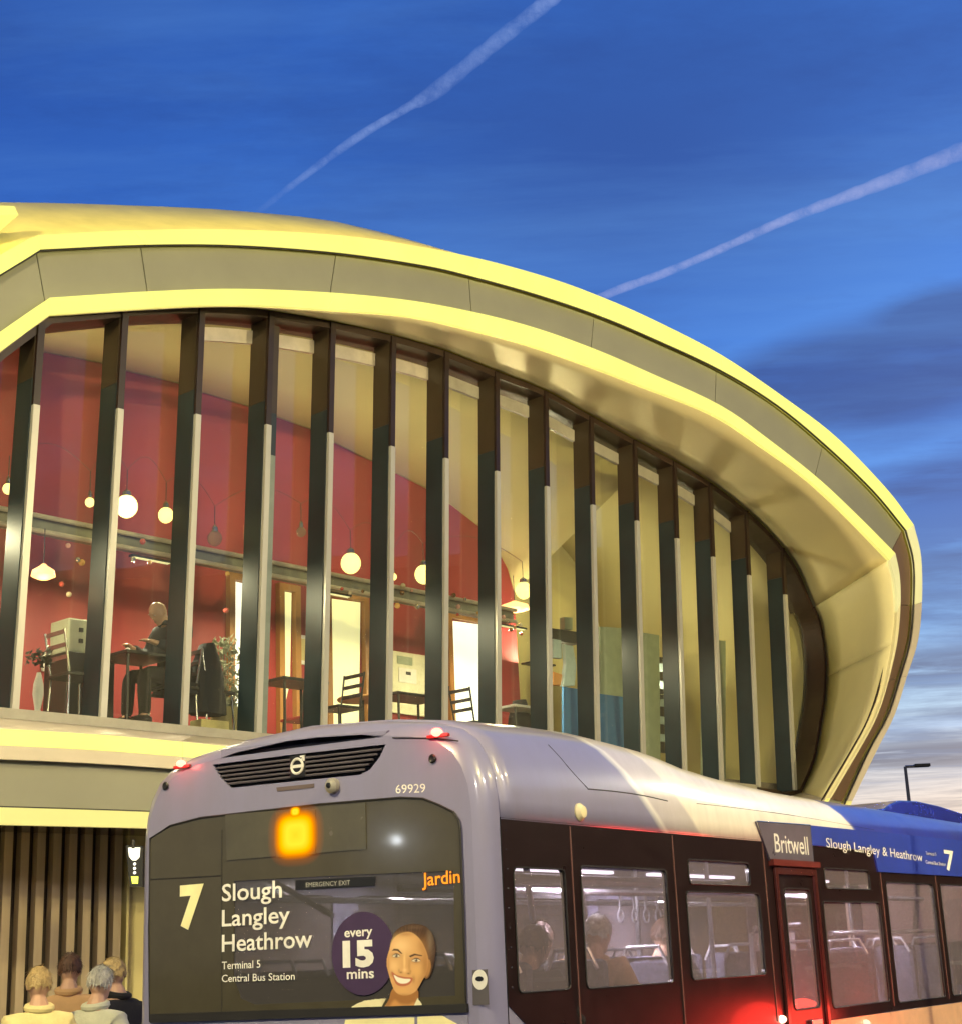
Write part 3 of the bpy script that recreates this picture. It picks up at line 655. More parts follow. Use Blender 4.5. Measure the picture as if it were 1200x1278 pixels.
def contrail(px, alt, widths, fades, m, label):
    pts = catmull([hit(x, y, Vector((0, 0, alt)), Z)[:] for x, y in px], 10); n = len(pts)
    ws = np.interp(np.linspace(0, 1, n), np.linspace(0, 1, len(widths)), widths); fs = np.interp(np.linspace(0, 1, n), np.linspace(0, 1, len(fades)), fades)
    rs = []
    rnd = random.Random(3)
    for p, w in zip(pts, ws): rs.append(w*.5/FPX*(Vector(p)-EYE).length*(.9+.2*rnd.random()))
    mb = MB(); mb.tube(pts, rs, 20, caps=False); o = mb.build('contrail', m, smooth=True, clean=False)
    a = o.data.attributes.new('fade', 'FLOAT', 'POINT'); a.data.foreach_set('value', [fs[i//20] for i in range(len(o.data.vertices))])
    return tag(o, label, 'contrail', 'contrails in the dusk sky')
contrail([(720,-25),(675,8),(615,55),(545,112),(505,136),(445,172),(378,221),(325,262),(290,290)], 2600, [17,19,19,20,11,11,9,8,8], [.75,.85,.7,.65,1,.85,.65,.15,0], contrail_mat('contrail_vapour_a', lin(146, 174, 236), .68), 'pale blue contrail climbing to the top edge of the sky, left of the other one')
contrail([(1260,160),(1195,190),(1090,232),(985,272),(900,310),(830,340),(760,366),(700,395)], 2200, [22,21,17,12,11,11,11,11], [.55,.6,.75,.9,1,.95,.9,.6], contrail_mat('contrail_vapour_b', lin(165, 178, 235), .74), 'pinkish white contrail that ends behind the curved roof, right of the other one')

# ------------------------------------------------------------------ the bus
YB = math.radians(34); bs = Vector((math.sin(YB), math.cos(YB), 0)); br = Vector((math.cos(YB), -math.sin(YB), 0))
q = ray(612, 1210); OBUS = EYE + q*(8.7/q.y); OBUS.z = 0
BW = 2.7
def BP(x, y, zz): v = OBUS + br*x + bs*y; v.z = zz; return v
def RB(x, y, o=0): return hit(x, y, OBUS-bs*o, bs)
def SP(x, y, o=0): return hit(x, y, OBUS+br*o, br)
bus = empty('single_decker_bus', OBUS-br*BW/2, -YB, 'lilac, cream and blue single decker bus with a smiling woman printed on its rear window', 'bus')
ROOTS[bus] = (Matrix.Translation(OBUS) @ Matrix.Rotation(-YB, 4, 'Z')).inverted()
bus.location = OBUS   # base point: rear offside corner, so that the livery follows local coordinates
PFh = [(0, .35), (0, 1.2), (0, 2.0), (0, 2.35), (-.004, 2.46), (-.022, 2.58), (-.06, 2.69), (-.125, 2.79), (-.225, 2.86), (-.42, 2.92), (-.80, 2.97), (-1.35, 3.0)]
PF = PFh + [(-BW-x, zz) for x, zz in PFh[-2::-1]]
def hdrop(y):
    return float(np.interp(y, [0, .3, 1.0, 1.7, 2.3, 2.8, 3.3, 4.5, 8, 12], [0, -.04, -.075, -.085, -.05, .02, .06, .11, .13, .16]))
def sect(y, e=0, top=False):
    out = []
    for x, zz in PF:
        if top and zz < 2.349: continue
        dx = (x+BW/2)/(BW/2); wz = max(0, min(1, (zz-2.3)/.6))
        kz = max(0, min(1, (zz-2.45)/.45)); z2 = zz - hdrop(y)*kz
        x2 = x - e*(1 if dx > 0 else -1)*min(1, abs(dx)**.6); out.append(BP(x2, y, z2 - e*wz*.8))
    return out
ys = [(0, .085), (.012, .055), (.035, .03), (.07, .012), (.115, .002), (.15, 0)]
mb = MB(); mb.loft([sect(y, e) for y, e in ys]); mb.build('rear_corner_shell', 'livery', bus, smooth=True)
ysr = [.15, .3, .5, .75, 1.0, 1.3, 1.6, 1.9, 2.2, 2.4, 2.6, 2.8, 3.0, 3.2, 3.4, 3.7, 4.4, 5.2, 6, 7, 8, 9, 10, 11, 11.5, 11.8]
roofmb = MB(); roofmb.loft([sect(y, 0 if y < 11.2 else (y-11.2)*.2, True) for y in ysr]); roof_o = roofmb.build('roof', 'livery', bus, smooth=True, solid=.012)
bvh = BVHTree.FromPolygons(roofmb.v, roofmb.f)
def on_roof(x, y, off=.004):
    d = ray(x, y).normalized(); h, n, i, t = bvh.ray_cast(EYE, d)
    if h is None: return None
    return h - d*off
def ribbon(px, w, name, m, parent, sub=6, off=.006):
    pp = catmull([(x, y, 0) for x, y in px], sub); ps = [on_roof(p[0], p[1], off) for p in pp]; ps = [p for p in ps if p is not None]
    if len(ps) > 1: return MB().tube(ps, w, 5).build(name, m, parent)
# rear face with openings for the clear glass and the grille
e0 = .085
rear = [RB(0, 0)]*0
out = sect(0, e0)
CLR = [(292,1100),(340,1097),(440,1092),(566,1087),(568,1243),(480,1247),(392,1251),(318,1254),(300,1246),(291,1222)]
GR = [(265.5,954.5),(372,941),(481.5,929),(474,945),(462,960.5),(450,967),(370,975),(288,983.6),(275,971)]
SL = [(276,936.5),(350,926),(430,916.5),(484.5,911.6),(477,920),(380,932),(276,946.4)]
MB().prism(out, bs*.02, [[RB(x, y) for x, y in CLR], [RB(x, y) for x, y in GR], [RB(x, y) for x, y in SL]]).build('rear_panel', 'livery', bus)
def rb_prism(px, o, th, name, m, parent=None, holes=(), bevel=0):
    return MB().prism([RB(x, y, o) for x, y in px], bs*th, [[RB(x, y, o) for x, y in h] for h in holes]).build(name, m, parent or bus, bevel=bevel)
# grille: box behind, louvres, slot, emblem
gb = rb_prism([(273,941),(480,918),(478,962),(273,984)], -.05, .02, 'grille', 'louvre')
def lerp2(a, b, t): return (a[0]+(b[0]-a[0])*t, a[1]+(b[1]-a[1])*t)
for i in range(1, 6):
    t = i/6; a = lerp2((265, 954.5), (288, 983.6), t); b = lerp2((482, 929), (450, 967), t)
    mb = MB(); p, q2 = RB(*a, -.012), RB(*b, -.012); mb.tube([p, p.lerp(q2, .5)-bs*.006, q2], .0075, 6); mb.build('louvre', mat('louvre_grey', (.10, .09, .11), .35) if i == 1 else bpy.data.materials['louvre_grey'], gb)
    mb = MB(); mb.box((p+q2)/2+bs*.022, (q2-p)*.49, bs*.015, Z*.006); mb.build('vane', 'louvre', gb)
em_c = RB(371, 956.5, .004)
MB().box(em_c+bs*.008, br*.062, bs*.006, Z*.068).build('emblem_plate', 'black', bus, bevel=.01)
th = [Vector(br*math.cos(a)+Z*math.sin(a)) for a in np.linspace(0, 2*PI, 28, endpoint=False)]
eb = MB(); eb.tube([em_c+v*.044 for v in th], .0085, 6, closed=True)
eb.box(em_c, br*.052, bs*.003, Z*.009); arw = (br+Z).normalized()
eb.tube([em_c+arw*.046, em_c+arw*.066], [.007, .007], 6); eb.box(em_c+br*.042+Z*.056, br*.017, bs*.004, Z*.005); eb.box(em_c+br*.054+Z*.044, br*.005, bs*.004, Z*.017)
eb.build('maker_emblem', 'white', bus)
# printed film over the rear window, with the clear opening
WIN = [(187.6,1046.7),(212,1031),(250,1021),(400,1004),(500,995.8),(528,997),(548,1005),(566,1014),(572,1024),(574,1034),(578,1140),(581.6,1259.5),(400,1266),(187,1275),(186,1160)]
film = rb_prism(WIN, .012, .01, 'rear_window_film', 'print_dark', holes=[CLR])
rb_prism(CLR, .006, .004, 'clear_glass', 'rear_glass', film)
mb = MB(); mb.tube([RB(x, y, .012) for x, y in WIN], .007, 5, closed=True); mb.build('window_seal', 'rubber', film)
for a, b in (((187, 1098), (277, 1093)), ((277, 1036), (277, 1270))):
    MB().tube([RB(*a, .013), RB(*b, .013)], .0028, 5).build('film_seam', 'rubber', film)
rb_prism([(187,1266),(582,1253),(582.5,1264),(187,1277)], .02, .02, 'sill_trim', 'rubber')
rb_prism([(187,1280),(583,1267),(590,1420),(183,1440)], .012, .012, 'lower_rear_panel', 'lilac')
# rear destination box
bx_ = rb_prism([(281,1017),(456,1002.5),(457,1060),(283,1074)], .018, .006, 'destination_box', mat('olive_display_cover', (.085, .078, .052), .25, coat=.4))
rb_prism([(344,1014),(393,1010),(394,1066),(345,1070)], .022, .003, 'display_cover', mat('display_cover_edge', (.11, .085, .05), .3), bx_)
cc = RB(369, 1042, .024)
def disc(c, rx, rz, n=28, pw=2.6):
    o = []
    for k in range(n):
        a = 2*PI*k/n; co, si = math.cos(a), math.sin(a)
        o.append(c+br*rx*math.copysign(abs(co)**(2/pw), co)+Z*rz*math.copysign(abs(si)**(2/pw), si))
    return o
def glow_disc(c, rx, rz, rings, mat_, name, parent, pw=3.0):
    """flat lit patch whose brightness dies away towards its rim (halo of the display painted as emission)"""
    n = 40; vs = [c]; at = [1.0]; fs = []
    for j in range(1, rings+1):
        f_ = j/rings
        for p_ in disc(c, rx*f_, rz*f_, n, 2+(pw-2)*(1-f_*.6)): vs.append(p_); at.append(1-f_)
    fs += [(0, 1+k, 1+(k+1) % n) for k in range(n)]
    for j in range(rings-1):
        for k in range(n): a0 = 1+j*n+k; a1 = 1+j*n+(k+1) % n; fs.append((a0, a0+n, a1+n, a1))
    o = MB().add(vs, fs).build(name, mat_, parent, clean=False); a_ = o.data.attributes.new('g', 'FLOAT', 'POINT'); a_.data.foreach_set('value', at); return o
def glow_mat(name, stops, s_):
    m = bpy.data.materials.new(name); m.use_nodes = True; t = m.node_tree; t.nodes.clear()
    at = N_(t, 'ShaderNodeAttribute'); at.attribute_name = 'g'
    em = N_(t, 'ShaderNodeEmission', inp={'Strength': s_}); t.links.new(ramp(t, at.outputs['Fac'], stops), em.inputs[0])
    tr = N_(t, 'ShaderNodeBsdfTransparent'); mx = N_(t, 'ShaderNodeMixShader'); t.links.new(ramp(t, at.outputs['Fac'], [(0, (0,)*3), (.22, (.16,)*3), (.42, (1,)*3)]), mx.inputs[0])
    t.links.new(tr.outputs[0], mx.inputs[1]); t.links.new(em.outputs[0], mx.inputs[2]); o = N_(t, 'ShaderNodeOutputMaterial'); t.links.new(mx.outputs[0], o.inputs[0]); return m
gm_ = glow_mat('amber_display_glow', [(0, (.9, .16, .0)), (.38, (1, .30, .0)), (.5, (1, .55, .0)), (.7, (1, .78, .03)), (1, (1, .66, .02))], 1.15)
glow_disc(cc, .225, .19, 16, gm_, 'led_block', bx_, 4.2)  # lit display with its halo painted round it
glow_disc(cc-bs*.002+Z*.135, .055, .04, 8, gm_, 'led_tip', bx_)
point_light('display_light', cc-bs*.06, .7, (1, .55, .05), .08)
# lettering on the film
def rtext(s, a, b, top, m='print_white', bold=0, o=.0155, parent=None):
    p0, p1, tp_ = RB(*a, o), RB(*b, o), RB(*top, o); h = Z*((tp_-p0).z); return text(s, p0, p1, h, m, parent or film, bold=bold, nrm=-bs)
rtext('Slough', (277,1125), (352,1120), (277,1103), bold=.012)
rtext('Langley', (277,1156.4), (362,1151.5), (277,1135), bold=.012)
rtext('Heathrow', (277,1188), (390,1182), (277,1166), bold=.012)
rtext('Terminal 5', (277,1210), (325,1208), (277,1200), bold=.005)
rtext('Central Bus Station', (277,1226), (368,1223), (277,1216.5), bold=.005)
rtext('7', (224,1156), (254,1154), (224,1106), 'print_yellow', bold=.055)
rtext('69929', (494,990.4), (531,989), (494,979), 'print_white', o=.002, parent=bus)
pc = RB(453, 1190, .0135); pr_ = MB().prism(disc(pc, .228, .228, 40, 2.0), bs*.0008).build('timetable_roundel', 'purple', film)
rtext('every', (430,1170), (465,1167.5), (430,1158), bold=.02, o=.016)
rtext('15', (428,1206), (467,1204.5), (428,1175), bold=.055, o=.016)
rtext('mins', (433,1222), (467,1220.6), (433,1209), bold=.02, o=.016)
st_ = rb_prism([(369,1099),(468,1094),(468,1106),(369,1111)], .0145, .001, 'exit_strip', 'black', film)
rtext('EMERGENCY EXIT', (382,1107.5), (437,1104.5), (382,1101.5), mat('dim_print', (.45, .44, .4), .5), o=.0155)
rtext('Jardin', (527,1106), (574,1101.5), (527,1089), 'amber_dim', bold=.01, o=.0155)  # reflection of another display, painted as glowing letters
# poster of a smiling woman (flat print in layers)
def zp(l, o): return [RB(400+x/5.4545, 1120+y/5.4545, o) for x, y in l]
def sm(l, k=4):
    P2 = catmull([l[-1]]+list(l)+[l[0], l[1]], k); return [(p[0], p[1]) for p in P2[k:-k-1]] if True else l
M['p_shirt'] = mat('print_shirt', (.88, .80, .42), .45, var=.05, scale=12)
NXp, NYp = 190, 190
gx, gy = np.meshgrid(np.linspace(190, 800, NXp), np.linspace(170, 785, NYp))
colr = np.zeros(gx.shape+(3,)); cov = np.zeros(gx.shape)
def sdf(poly):
    P_ = np.array(poly, float); Q_ = np.roll(P_, -1, 0); dmin = np.full(gx.shape, 1e9); ins = np.zeros(gx.shape, bool)
    for (x0, y0), (x1, y1) in zip(P_, Q_):
        ex, ey = x1-x0, y1-y0; L2 = ex*ex+ey*ey+1e-9; t_ = np.clip(((gx-x0)*ex+(gy-y0)*ey)/L2, 0, 1)
        dmin = np.minimum(dmin, np.hypot(gx-x0-t_*ex, gy-y0-t_*ey))
        c_ = ((y0 > gy) != (y1 > gy)) & (gx < (x1-x0)*(gy-y0)/((y1-y0) if abs(y1-y0) > 1e-9 else 1e-9)+x0); ins ^= c_
    return np.where(ins, dmin, -dmin)
def lay(poly, c, soft=5, a=1.0, smo=True, solid=False):
    global colr, cov
    d_ = sdf([tuple(p[:2]) for p in catmull([list(poly[-1])+[0]]+[list(p)+[0] for p in poly]+[list(poly[0])+[0], list(poly[1])+[0]], 5)[5:-6]] if smo else poly)
    w = np.clip(d_/soft+.5, 0, 1); w = w*w*(3-2*w)*a; colr = colr*(1-w[..., None])+np.array(c)*w[..., None]
    if solid: cov = np.maximum(cov, (d_ > 0)*1.0)
def blobp(x, y, rx, ry, c, a=1.0, pw=1.0):
    global colr
    w = np.exp(-(((gx-x)/rx)**2+((gy-y)/ry)**2)**pw)*a; w = w[..., None]; colr = colr*(1-w)+np.array(c)*w
HAIR = [(470,350),(485,280),(520,220),(580,187),(650,180),(720,200),(768,260),(785,350),(775,450),(745,540),(710,555),(690,480),(560,420),(480,400)]
FACE = [(470,350),(500,278),(555,243),(620,240),(680,288),(718,360),(735,430),(727,500),(695,570),(655,635),(595,668),(535,662),(495,620),(465,530),(448,440)]
lay([(480,640),(462,700),(412,790),(520,790),(640,790),(668,640),(600,600),(520,600)], (.38, .165, .045), 5, solid=True)
lay([(505,700),(470,745),(440,790),(560,790),(630,790),(640,720),(600,730),(545,725)], (.66, .33, .10), 30, .9)
lay([(198,790),(212,745),(250,722),(300,703),(380,692),(452,688),(425,735),(402,790)], (.86, .80, .50), 3, smo=False, solid=True)
lay([(628,790),(640,730),(662,686),(685,715),(720,790)], (.84, .78, .52), 3, smo=False, solid=True)
blobp(330, 760, 90, 18, (.62, .54, .28), .5); blobp(430, 715, 18, 40, (.55, .42, .2), .5)
lay(HAIR, (.055, .026, .013), 4, solid=True)
ang = np.arctan2(gy-520, gx-600); strand = np.sin(ang*95+np.sin(ang*23)*2)*np.sin(ang*41)
hm = np.clip(sdf(HAIR)/6, 0, 1)*np.clip((strand+.2), 0, 1)*.5; colr = colr*(1-hm[..., None])+np.array((.15, .085, .05))*hm[..., None]
blobp(745, 300, 22, 90, (.30, .23, .16), .55); blobp(640, 205, 60, 14, (.20, .13, .08), .5)
lay([(718,440),(742,425),(752,470),(740,520),(722,545),(706,500)], (.50, .25, .08), 6)
lay(FACE, (.72, .40, .155), 5, solid=True)
fm = np.clip(sdf(FACE)/8, 0, 1)[..., None]; base_c = colr.copy()
blobp(545, 330, 75, 60, (.95, .66, .32), .75); blobp(500, 470, 38, 48, (.93, .62, .28), .7); blobp(655, 505, 40, 42, (.80, .47, .16), .65); blobp(560, 630, 40, 24, (.80, .46, .15), .6)
blobp(715, 460, 28, 120, (.36, .16, .045), .75); blobp(690, 590, 30, 50, (.38, .17, .05), .6); blobp(462, 470, 10, 80, (.48, .23, .07), .5); blobp(570, 668, 60, 12, (.40, .18, .05), .5)
blobp(690, 330, 34, 60, (.42, .20, .06), .5); blobp(580, 250, 60, 16, (.40, .19, .06), .55)
blobp(515, 395, 34, 18, (.36, .17, .055), .6); blobp(652, 430, 38, 20, (.34, .15, .05), .65)
blobp(572, 440, 8, 60, (.94, .66, .30), .7, 1.2); blobp(574, 497, 14, 13, (.95, .66, .32), .7); blobp(605, 470, 9, 45, (.42, .20, .06), .45)
blobp(548, 512, 9, 6, (.22, .08, .025), .8); blobp(600, 520, 10, 6, (.22, .08, .025), .8); blobp(535, 500, 6, 12, (.40, .18, .06), .5); blobp(613, 507, 6, 12, (.36, .16, .05), .5)
blobp(486, 525, 12, 22, (.40, .18, .06), .6); blobp(634, 560, 12, 26, (.38, .17, .05), .6)
lay([(485,368),(500,351),(530,353),(558,384),(550,386),(525,366),(500,364)], (.05, .02, .012), 5, .95, False)
lay([(603,400),(640,384),(694,396),(690,402),(645,396),(612,410)], (.05, .02, .012), 5, .95, False)
for ex, ey, er, tl in ((516,400,25,2),(651,431,29,4)):
    lay([(ex-er,ey+3),(ex-er*.3,ey-11),(ex+er*.5,ey-10),(ex+er,ey+2),(ex+er*.4,ey+9),(ex-er*.4,ey+9)], (.80, .70, .52), 4)
    blobp(ex+1, ey-1, 10, 10, (.06, .025, .012), 1.0, 2.5); blobp(ex-3, ey-5, 3, 3, (.95, .9, .8), .9)
    lay([(ex-er-3,ey+2),(ex-er*.3,ey-16),(ex+er*.5,ey-15),(ex+er+3,ey),(ex+er*.4,ey-9),(ex-er*.3,ey-10)], (.04, .018, .01), 4)
    lay([(ex-er,ey+4),(ex,ey+13),(ex+er,ey+3),(ex,ey+9)], (.15, .06, .03), 4, .8)
lay([(484,508),(520,530),(572,543),(628,551),(610,590),(567,607),(522,597),(500,560)], (.50, .15, .07), 5)
lay([(500,530),(530,545),(570,555),(614,559),(594,583),(553,589),(520,573)], (.93, .89, .74), 4)
blobp(560, 612, 30, 6, (.72, .36, .16), .5)
vs = []; ok = cov > .5; fs = []; vid = {}
for j in range(NYp-1):
    for i in range(NXp-1):
        if ok[j, i] and ok[j+1, i] and ok[j, i+1] and ok[j+1, i+1] and gy[j, i] < 768:
            q_ = []
            for jj, ii in ((j, i), (j, i+1), (j+1, i+1), (j+1, i)):
                if (jj, ii) not in vid: vid[(jj, ii)] = len(vs); vs.append((jj, ii))
                q_.append(vid[(jj, ii)])
            fs.append(tuple(q_))
pm_ = bpy.data.materials.new('printed_portrait'); pm_.use_nodes = True; b_p = pm_.node_tree.nodes['Principled BSDF']; b_p.inputs['Roughness'].default_value = .4
at_p = N_(pm_.node_tree, 'ShaderNodeAttribute'); at_p.attribute_name = 'ink'; pm_.node_tree.links.new(at_p.outputs['Color'], b_p.inputs['Base Color'])
poster = MB().add([RB(400+gx[j, i]/5.4545, 1120+gy[j, i]/5.4545, .0155) for j, i in vs], fs).build('poster', pm_, film, clean=False)
ca = poster.data.attributes.new('ink', 'FLOAT_COLOR', 'POINT'); ca.data.foreach_set('color', np.array([list(colr[j, i])+[1] for j, i in vs]).ravel())
rb_prism([(431,1273),(517,1270),(519,1330),(420,1330)], .014, .002, 'shirt_print', 'p_shirt'); rb_prism([(521,1269),(552,1268),(575,1281),(600,1330),(521,1330)], .014, .002, 'shirt_print', 'p_shirt')
# lamps and fittings on the rear
def rlamp(x, y, rx, name, m='red_lens'):
    c = RB(x, y, .02); mb = MB(); mb.ball(c, rx, 16, 1.0, 1.0, .75); l = mb.build(name, m, bus, smooth=True)
    MB().box(c+bs*.012-Z*.02, br*rx*2.2, bs*.012, Z*.01).build('lamp_base', 'red_paint', l, bevel=.004)
    point_light('tail_glow', c-bs*.09, 1.3, (1, .08, .06), .03); return l
rlamp(545, 914, .034, 'marker_lamp'); rlamp(226, 953, .032, 'marker_lamp')
for x, y in ((540, 947), (207, 981)):
    c = RB(x, y, .004); t_ = MB(); t_.lathe(c, [(.024, 0), (.026, .006), (.018, .012), (.012, .01)], 20, -bs); t_.build('sensor', 'black', bus, smooth=True)
c = RB(417, 981, .0); t_ = MB(); t_.lathe(c, [(.045, 0), (.045, .03), (.030, .045), (.016, .05)], 20, -bs); t_.build('reversing_camera', mat('grey_camera_body', (.28, .27, .24), .35), bus, smooth=True)
t_ = MB(); t_.lathe(c-bs*.05, [(.017, 0), (.015, .006), (.004, .008)], 16, -bs); t_.build('camera_eye', 'black', bus, smooth=True)
rb_prism([(345,983),(392,978),(392,983),(346,988)], .004, .003, 'smudge_strip', mat('brown_smudge', (.12, .09, .09), .5))  # flat strip drawn for a smudge below the grille
MB().tube([RB(490, 921, .003), RB(540, 921.5, .003), RB(572, 925, -.004)], .004, 5).build('panel_seam', 'rubber', bus)
stk = rb_prism([(589,1211),(608,1210),(610,1254),(590,1255)], .003, .002, 'corner_sticker', mat('sticker_grey', (.10, .09, .10), .4), bevel=0)
MB().prism(disc(RB(598.5, 1223, .006), .047, .052, 24, 2), bs*.002).build('sticker_disc', 'white', stk)
MB().prism(disc(RB(598, 1222, .008), .026, .013, 14, 2), bs*.001).build('sticker_mark', 'black', stk)
# ---- offside band with window openings
WN = [(.25,.79,1.42,2.09),(.97,2.04,1.415,2.115),(2.36,3.30,2.03,2.19),(2.30,3.43,1.42,1.98),(3.87,4.34,1.16,2.02),(4.66,5.61,2.03,2.185),(4.58,5.78,1.14,1.93),(5.97,7.15,1.12,2.10),(7.35,8.55,1.12,2.10),(8.75,9.95,1.12,2.10),(10.15,11.3,1.12,2.10)]
def rrect(y0, y1, z0, z1, r=.035, x=0):
    o = []
    for (cy2, cz, a0) in ((y1-r, z1-r, 0), (y0+r, z1-r, 90), (y0+r, z0+r, 180), (y1-r, z0+r, 270)):
        for k in range(4): a = math.radians(a0+k*30); o.append(BP(x, cy2+r*math.cos(a), cz+r*math.sin(a)))
    return o
bandp = [(.15,2.35),(11.6,2.35),(11.7,1.06),(4.47,1.06),(4.47,.9),(.85,.9),(.62,1.06),(.24,1.30),(.15,1.36)]
band = MB().prism([BP(.006, a, b) for a, b in bandp], -br*.03, [rrect(*w, x=.006) for w in WN]).build('window_band', 'tile_red', bus)
for i, w in enumerate(WN):
    pn = MB().prism(rrect(w[0]-.01, w[1]+.01, w[2]-.01, w[3]+.01, x=-.004), -br*.004).build('window', 'bus_glass', bus)
    MB().tube(rrect(*w, x=.008), .006, 5, closed=True).build('window_seal', 'rubber', pn)
lsk = MB().prism([BP(0, a, b) for a, b in ((.15,1.36),(.24,1.30),(.62,1.06),(.85,.9),(4.47,.9),(4.47,.35),(.15,.35))], -br*.03).build('side_skirt', 'lilac', bus)
MB().prism([BP(0, a, b) for a, b in ((4.475,1.055),(11.8,1.055),(11.8,.35),(4.475,.35))], -br*.03).build('side_skirt', 'cream_paint', bus)
for y in (.875, 2.16, 3.56, 5.87, 7.25, 8.65, 10.05):
    MB().box(BP(.008, y, 1.72), bs*.006, br*.003, Z*.62).build('pillar_seam', mat('seam_bronze', (.16, .08, .07), .3) if y == .875 else bpy.data.materials['seam_bronze'], bus)
# emergency door
dr_ = MB(); 
for (y0, y1, z0, z1) in ((3.70, 3.745, .5, 2.17), (4.42, 4.465, .5, 2.17), (3.745, 4.42, 2.12, 2.17)): dr_.prism([BP(.03, y0, z0), BP(.03, y1, z0), BP(.03, y1, z1), BP(.03, y0, z1)], -br*.022)
door_ = dr_.build('emergency_door', mat('door_frame_maroon', (.07, .017, .014), .25, coat=.4), bus, bevel=.004)
MB().prism([BP(.05, 3.64, 2.18), BP(.05, 4.50, 2.18), BP(.05, 4.50, 2.225), BP(.05, 3.64, 2.225)], -br*.042).build('door_drip_rail', mat('drip_rail_maroon', (.15, .03, .025), .3), door_)
MB().prism([BP(.034, 4.1, 1.02), BP(.034, 4.30, 1.02), BP(.034, 4.30, 1.08), BP(.034, 4.1, 1.08)], -br*.025).build('door_handle', 'chrome', door_, bevel=.006)
# destination film above the windows
def sp_prism(px, o, th, name, m, parent=None): return MB().prism([SP(x, y, o) for x, y in px], -br*th).build(name, m, parent or bus)
def rz_prism(l, o, th, name, m, parent=None): return MB().prism([BP(o, a, b) for a, b in l], -br*th).build(name, m, parent or bus)
sg = rz_prism([(3.47,2.49),(4.44,2.505),(4.44,2.215),(3.64,2.215)], .022, .018, 'route_sign', 'sign_grey')
MB().tube([BP(.022, a, b) for a, b in [(3.47,2.49),(4.44,2.505),(4.44,2.215),(3.64,2.215)]], .005, 5, closed=True).build('sign_rim', 'chrome', sg)
rz_prism([(4.445,2.505),(9.6,2.53),(9.6,2.18),(5.80,2.18),(5.74,2.352),(4.445,2.352)], .020, .016, 'route_sign', 'sign_blue')
bt_ = lambda s, a, b, top, m='print_white', bold=0: text(s, SP(*a, .0235), SP(*b, .0235), Z*((SP(*top, .0235)-SP(*a, .0235)).z), m, sg, bold=bold, nrm=br)
bt_('Britwell', (967,1063.5), (1009,1067), (967,1039), bold=.005)
bt_('Slough Langley & Heathrow', (1031,1057.5), (1151,1075.5), (1031,1045))
bt_('Terminal 5', (1155,1067), (1168,1068.5), (1155,1062.5)); bt_('Central Bus Station', (1155,1078), (1180,1081), (1155,1073.5))
bt_('7', (1180,1085.5), (1192,1087), (1180,1060), bold=.02)
# shaped lines over the roof shoulder
ribbon([(683,930),(697,945),(715,966),(732,984)], .006, 'roof_seam', 'rubber', bus)
ribbon([(732,985),(765,988),(800,993),(832,1000)], .006, 'roof_seam', 'rubber', bus)
ribbon([(868,1003),(920,1009),(1000,1020),(1090,1036)], .005, 'roof_seam', 'rubber', bus)
c = SP(721, 1014, .0); c = on_roof(721, 1014, 0) or c
t_ = MB(); t_.lathe(c-br*.005, [(.055, 0), (.055, .02), (.035, .045), (.01, .05)], 18, br); t_.build('side_marker_or_added_lamp', mat('pale_lens', (.85, .75, .45), .2, coat=.6), bus, smooth=True)
for i_ in range(9): MB().ball(BP(-.02, -.0, 0)*0+BP(.0, .16, .6+i_*.2) if False else BP(.008, .19, 1.45+i_*.105), .0045, 6).build('rivet', 'steel', bus)
MB().tube([BP(.002, .148, .5), BP(.002, .148, 2.36)], .003, 5).build('panel_seam', 'rubber', bus)
MB().tube([BP(.003, .148, 2.358), BP(.003, 3.5, 2.358)], .0035, 5).build('panel_seam', 'rubber', bus)
ribbon([(606,1020),(600,1019),(590,1019),(582,1020)], .002, 'panel_seam', 'rubber', bus)
# roof pod at the front, blue fairing
def pl_(x, y, bxx): h = hit(x, y, OBUS+br*bxx, br); return ((h-OBUS).dot(bs), h.z)
pp = [pl_(x, y, -.55) for x, y in ((1050,1004),(1092,1010),(1104,1009),(1112,1003),(1124,999),(1145,1000),(1172,1006),(1200,1015),(1240,1024))]
pp = [(pp[0][0], 2.6)] + pp + [(pp[-1][0]+.6, 2.6)]
MB().prism([BP(-.55, a, b) for a, b in pp], -br*1.6).build('roof_pod', 'blue_paint', bus, bevel=.06, smooth=True)
# ---- nearside, front, floor and inside of the bus
WL = [(.5,1.9),(2.2,3.5),(3.8,5.4),(5.7,7.1),(7.4,8.9)]
MB().prism([BP(-BW, .15, 2.35), BP(-BW, 11.7, 2.35), BP(-BW, 11.7, .35), BP(-BW, .15, .35)], br*.03, [[BP(-BW, a, 1.3), BP(-BW, b, 1.3), BP(-BW, b, 2.1), BP(-BW, a, 2.1)] for a, b in WL]).build('nearside_panel', 'lilac', bus)
for a, b in WL: MB().prism([BP(-BW+.01, a-.01, 1.29), BP(-BW+.01, b+.01, 1.29), BP(-BW+.01, b+.01, 2.11), BP(-BW+.01, a-.01, 2.11)], br*.004).build('nearside_window', 'bus_glass', bus)
MB().prism([BP(-.05, 11.75, .35), BP(-BW+.05, 11.75, .35), BP(-BW+.05, 11.75, 2.75), BP(-.05, 11.75, 2.75)], bs*.04, [[BP(-.2, 11.75, 1.1), BP(-BW+.2, 11.75, 1.1), BP(-BW+.2, 11.75, 2.4), BP(-.2, 11.75, 2.4)]]).build('front_panel', 'blue_paint', bus)
MB().prism([BP(-.2, 11.77, 1.1), BP(-BW+.2, 11.77, 1.1), BP(-BW+.2, 11.77, 2.4), BP(-.2, 11.77, 2.4)], bs*.006).build('windscreen', 'bus_glass', bus)
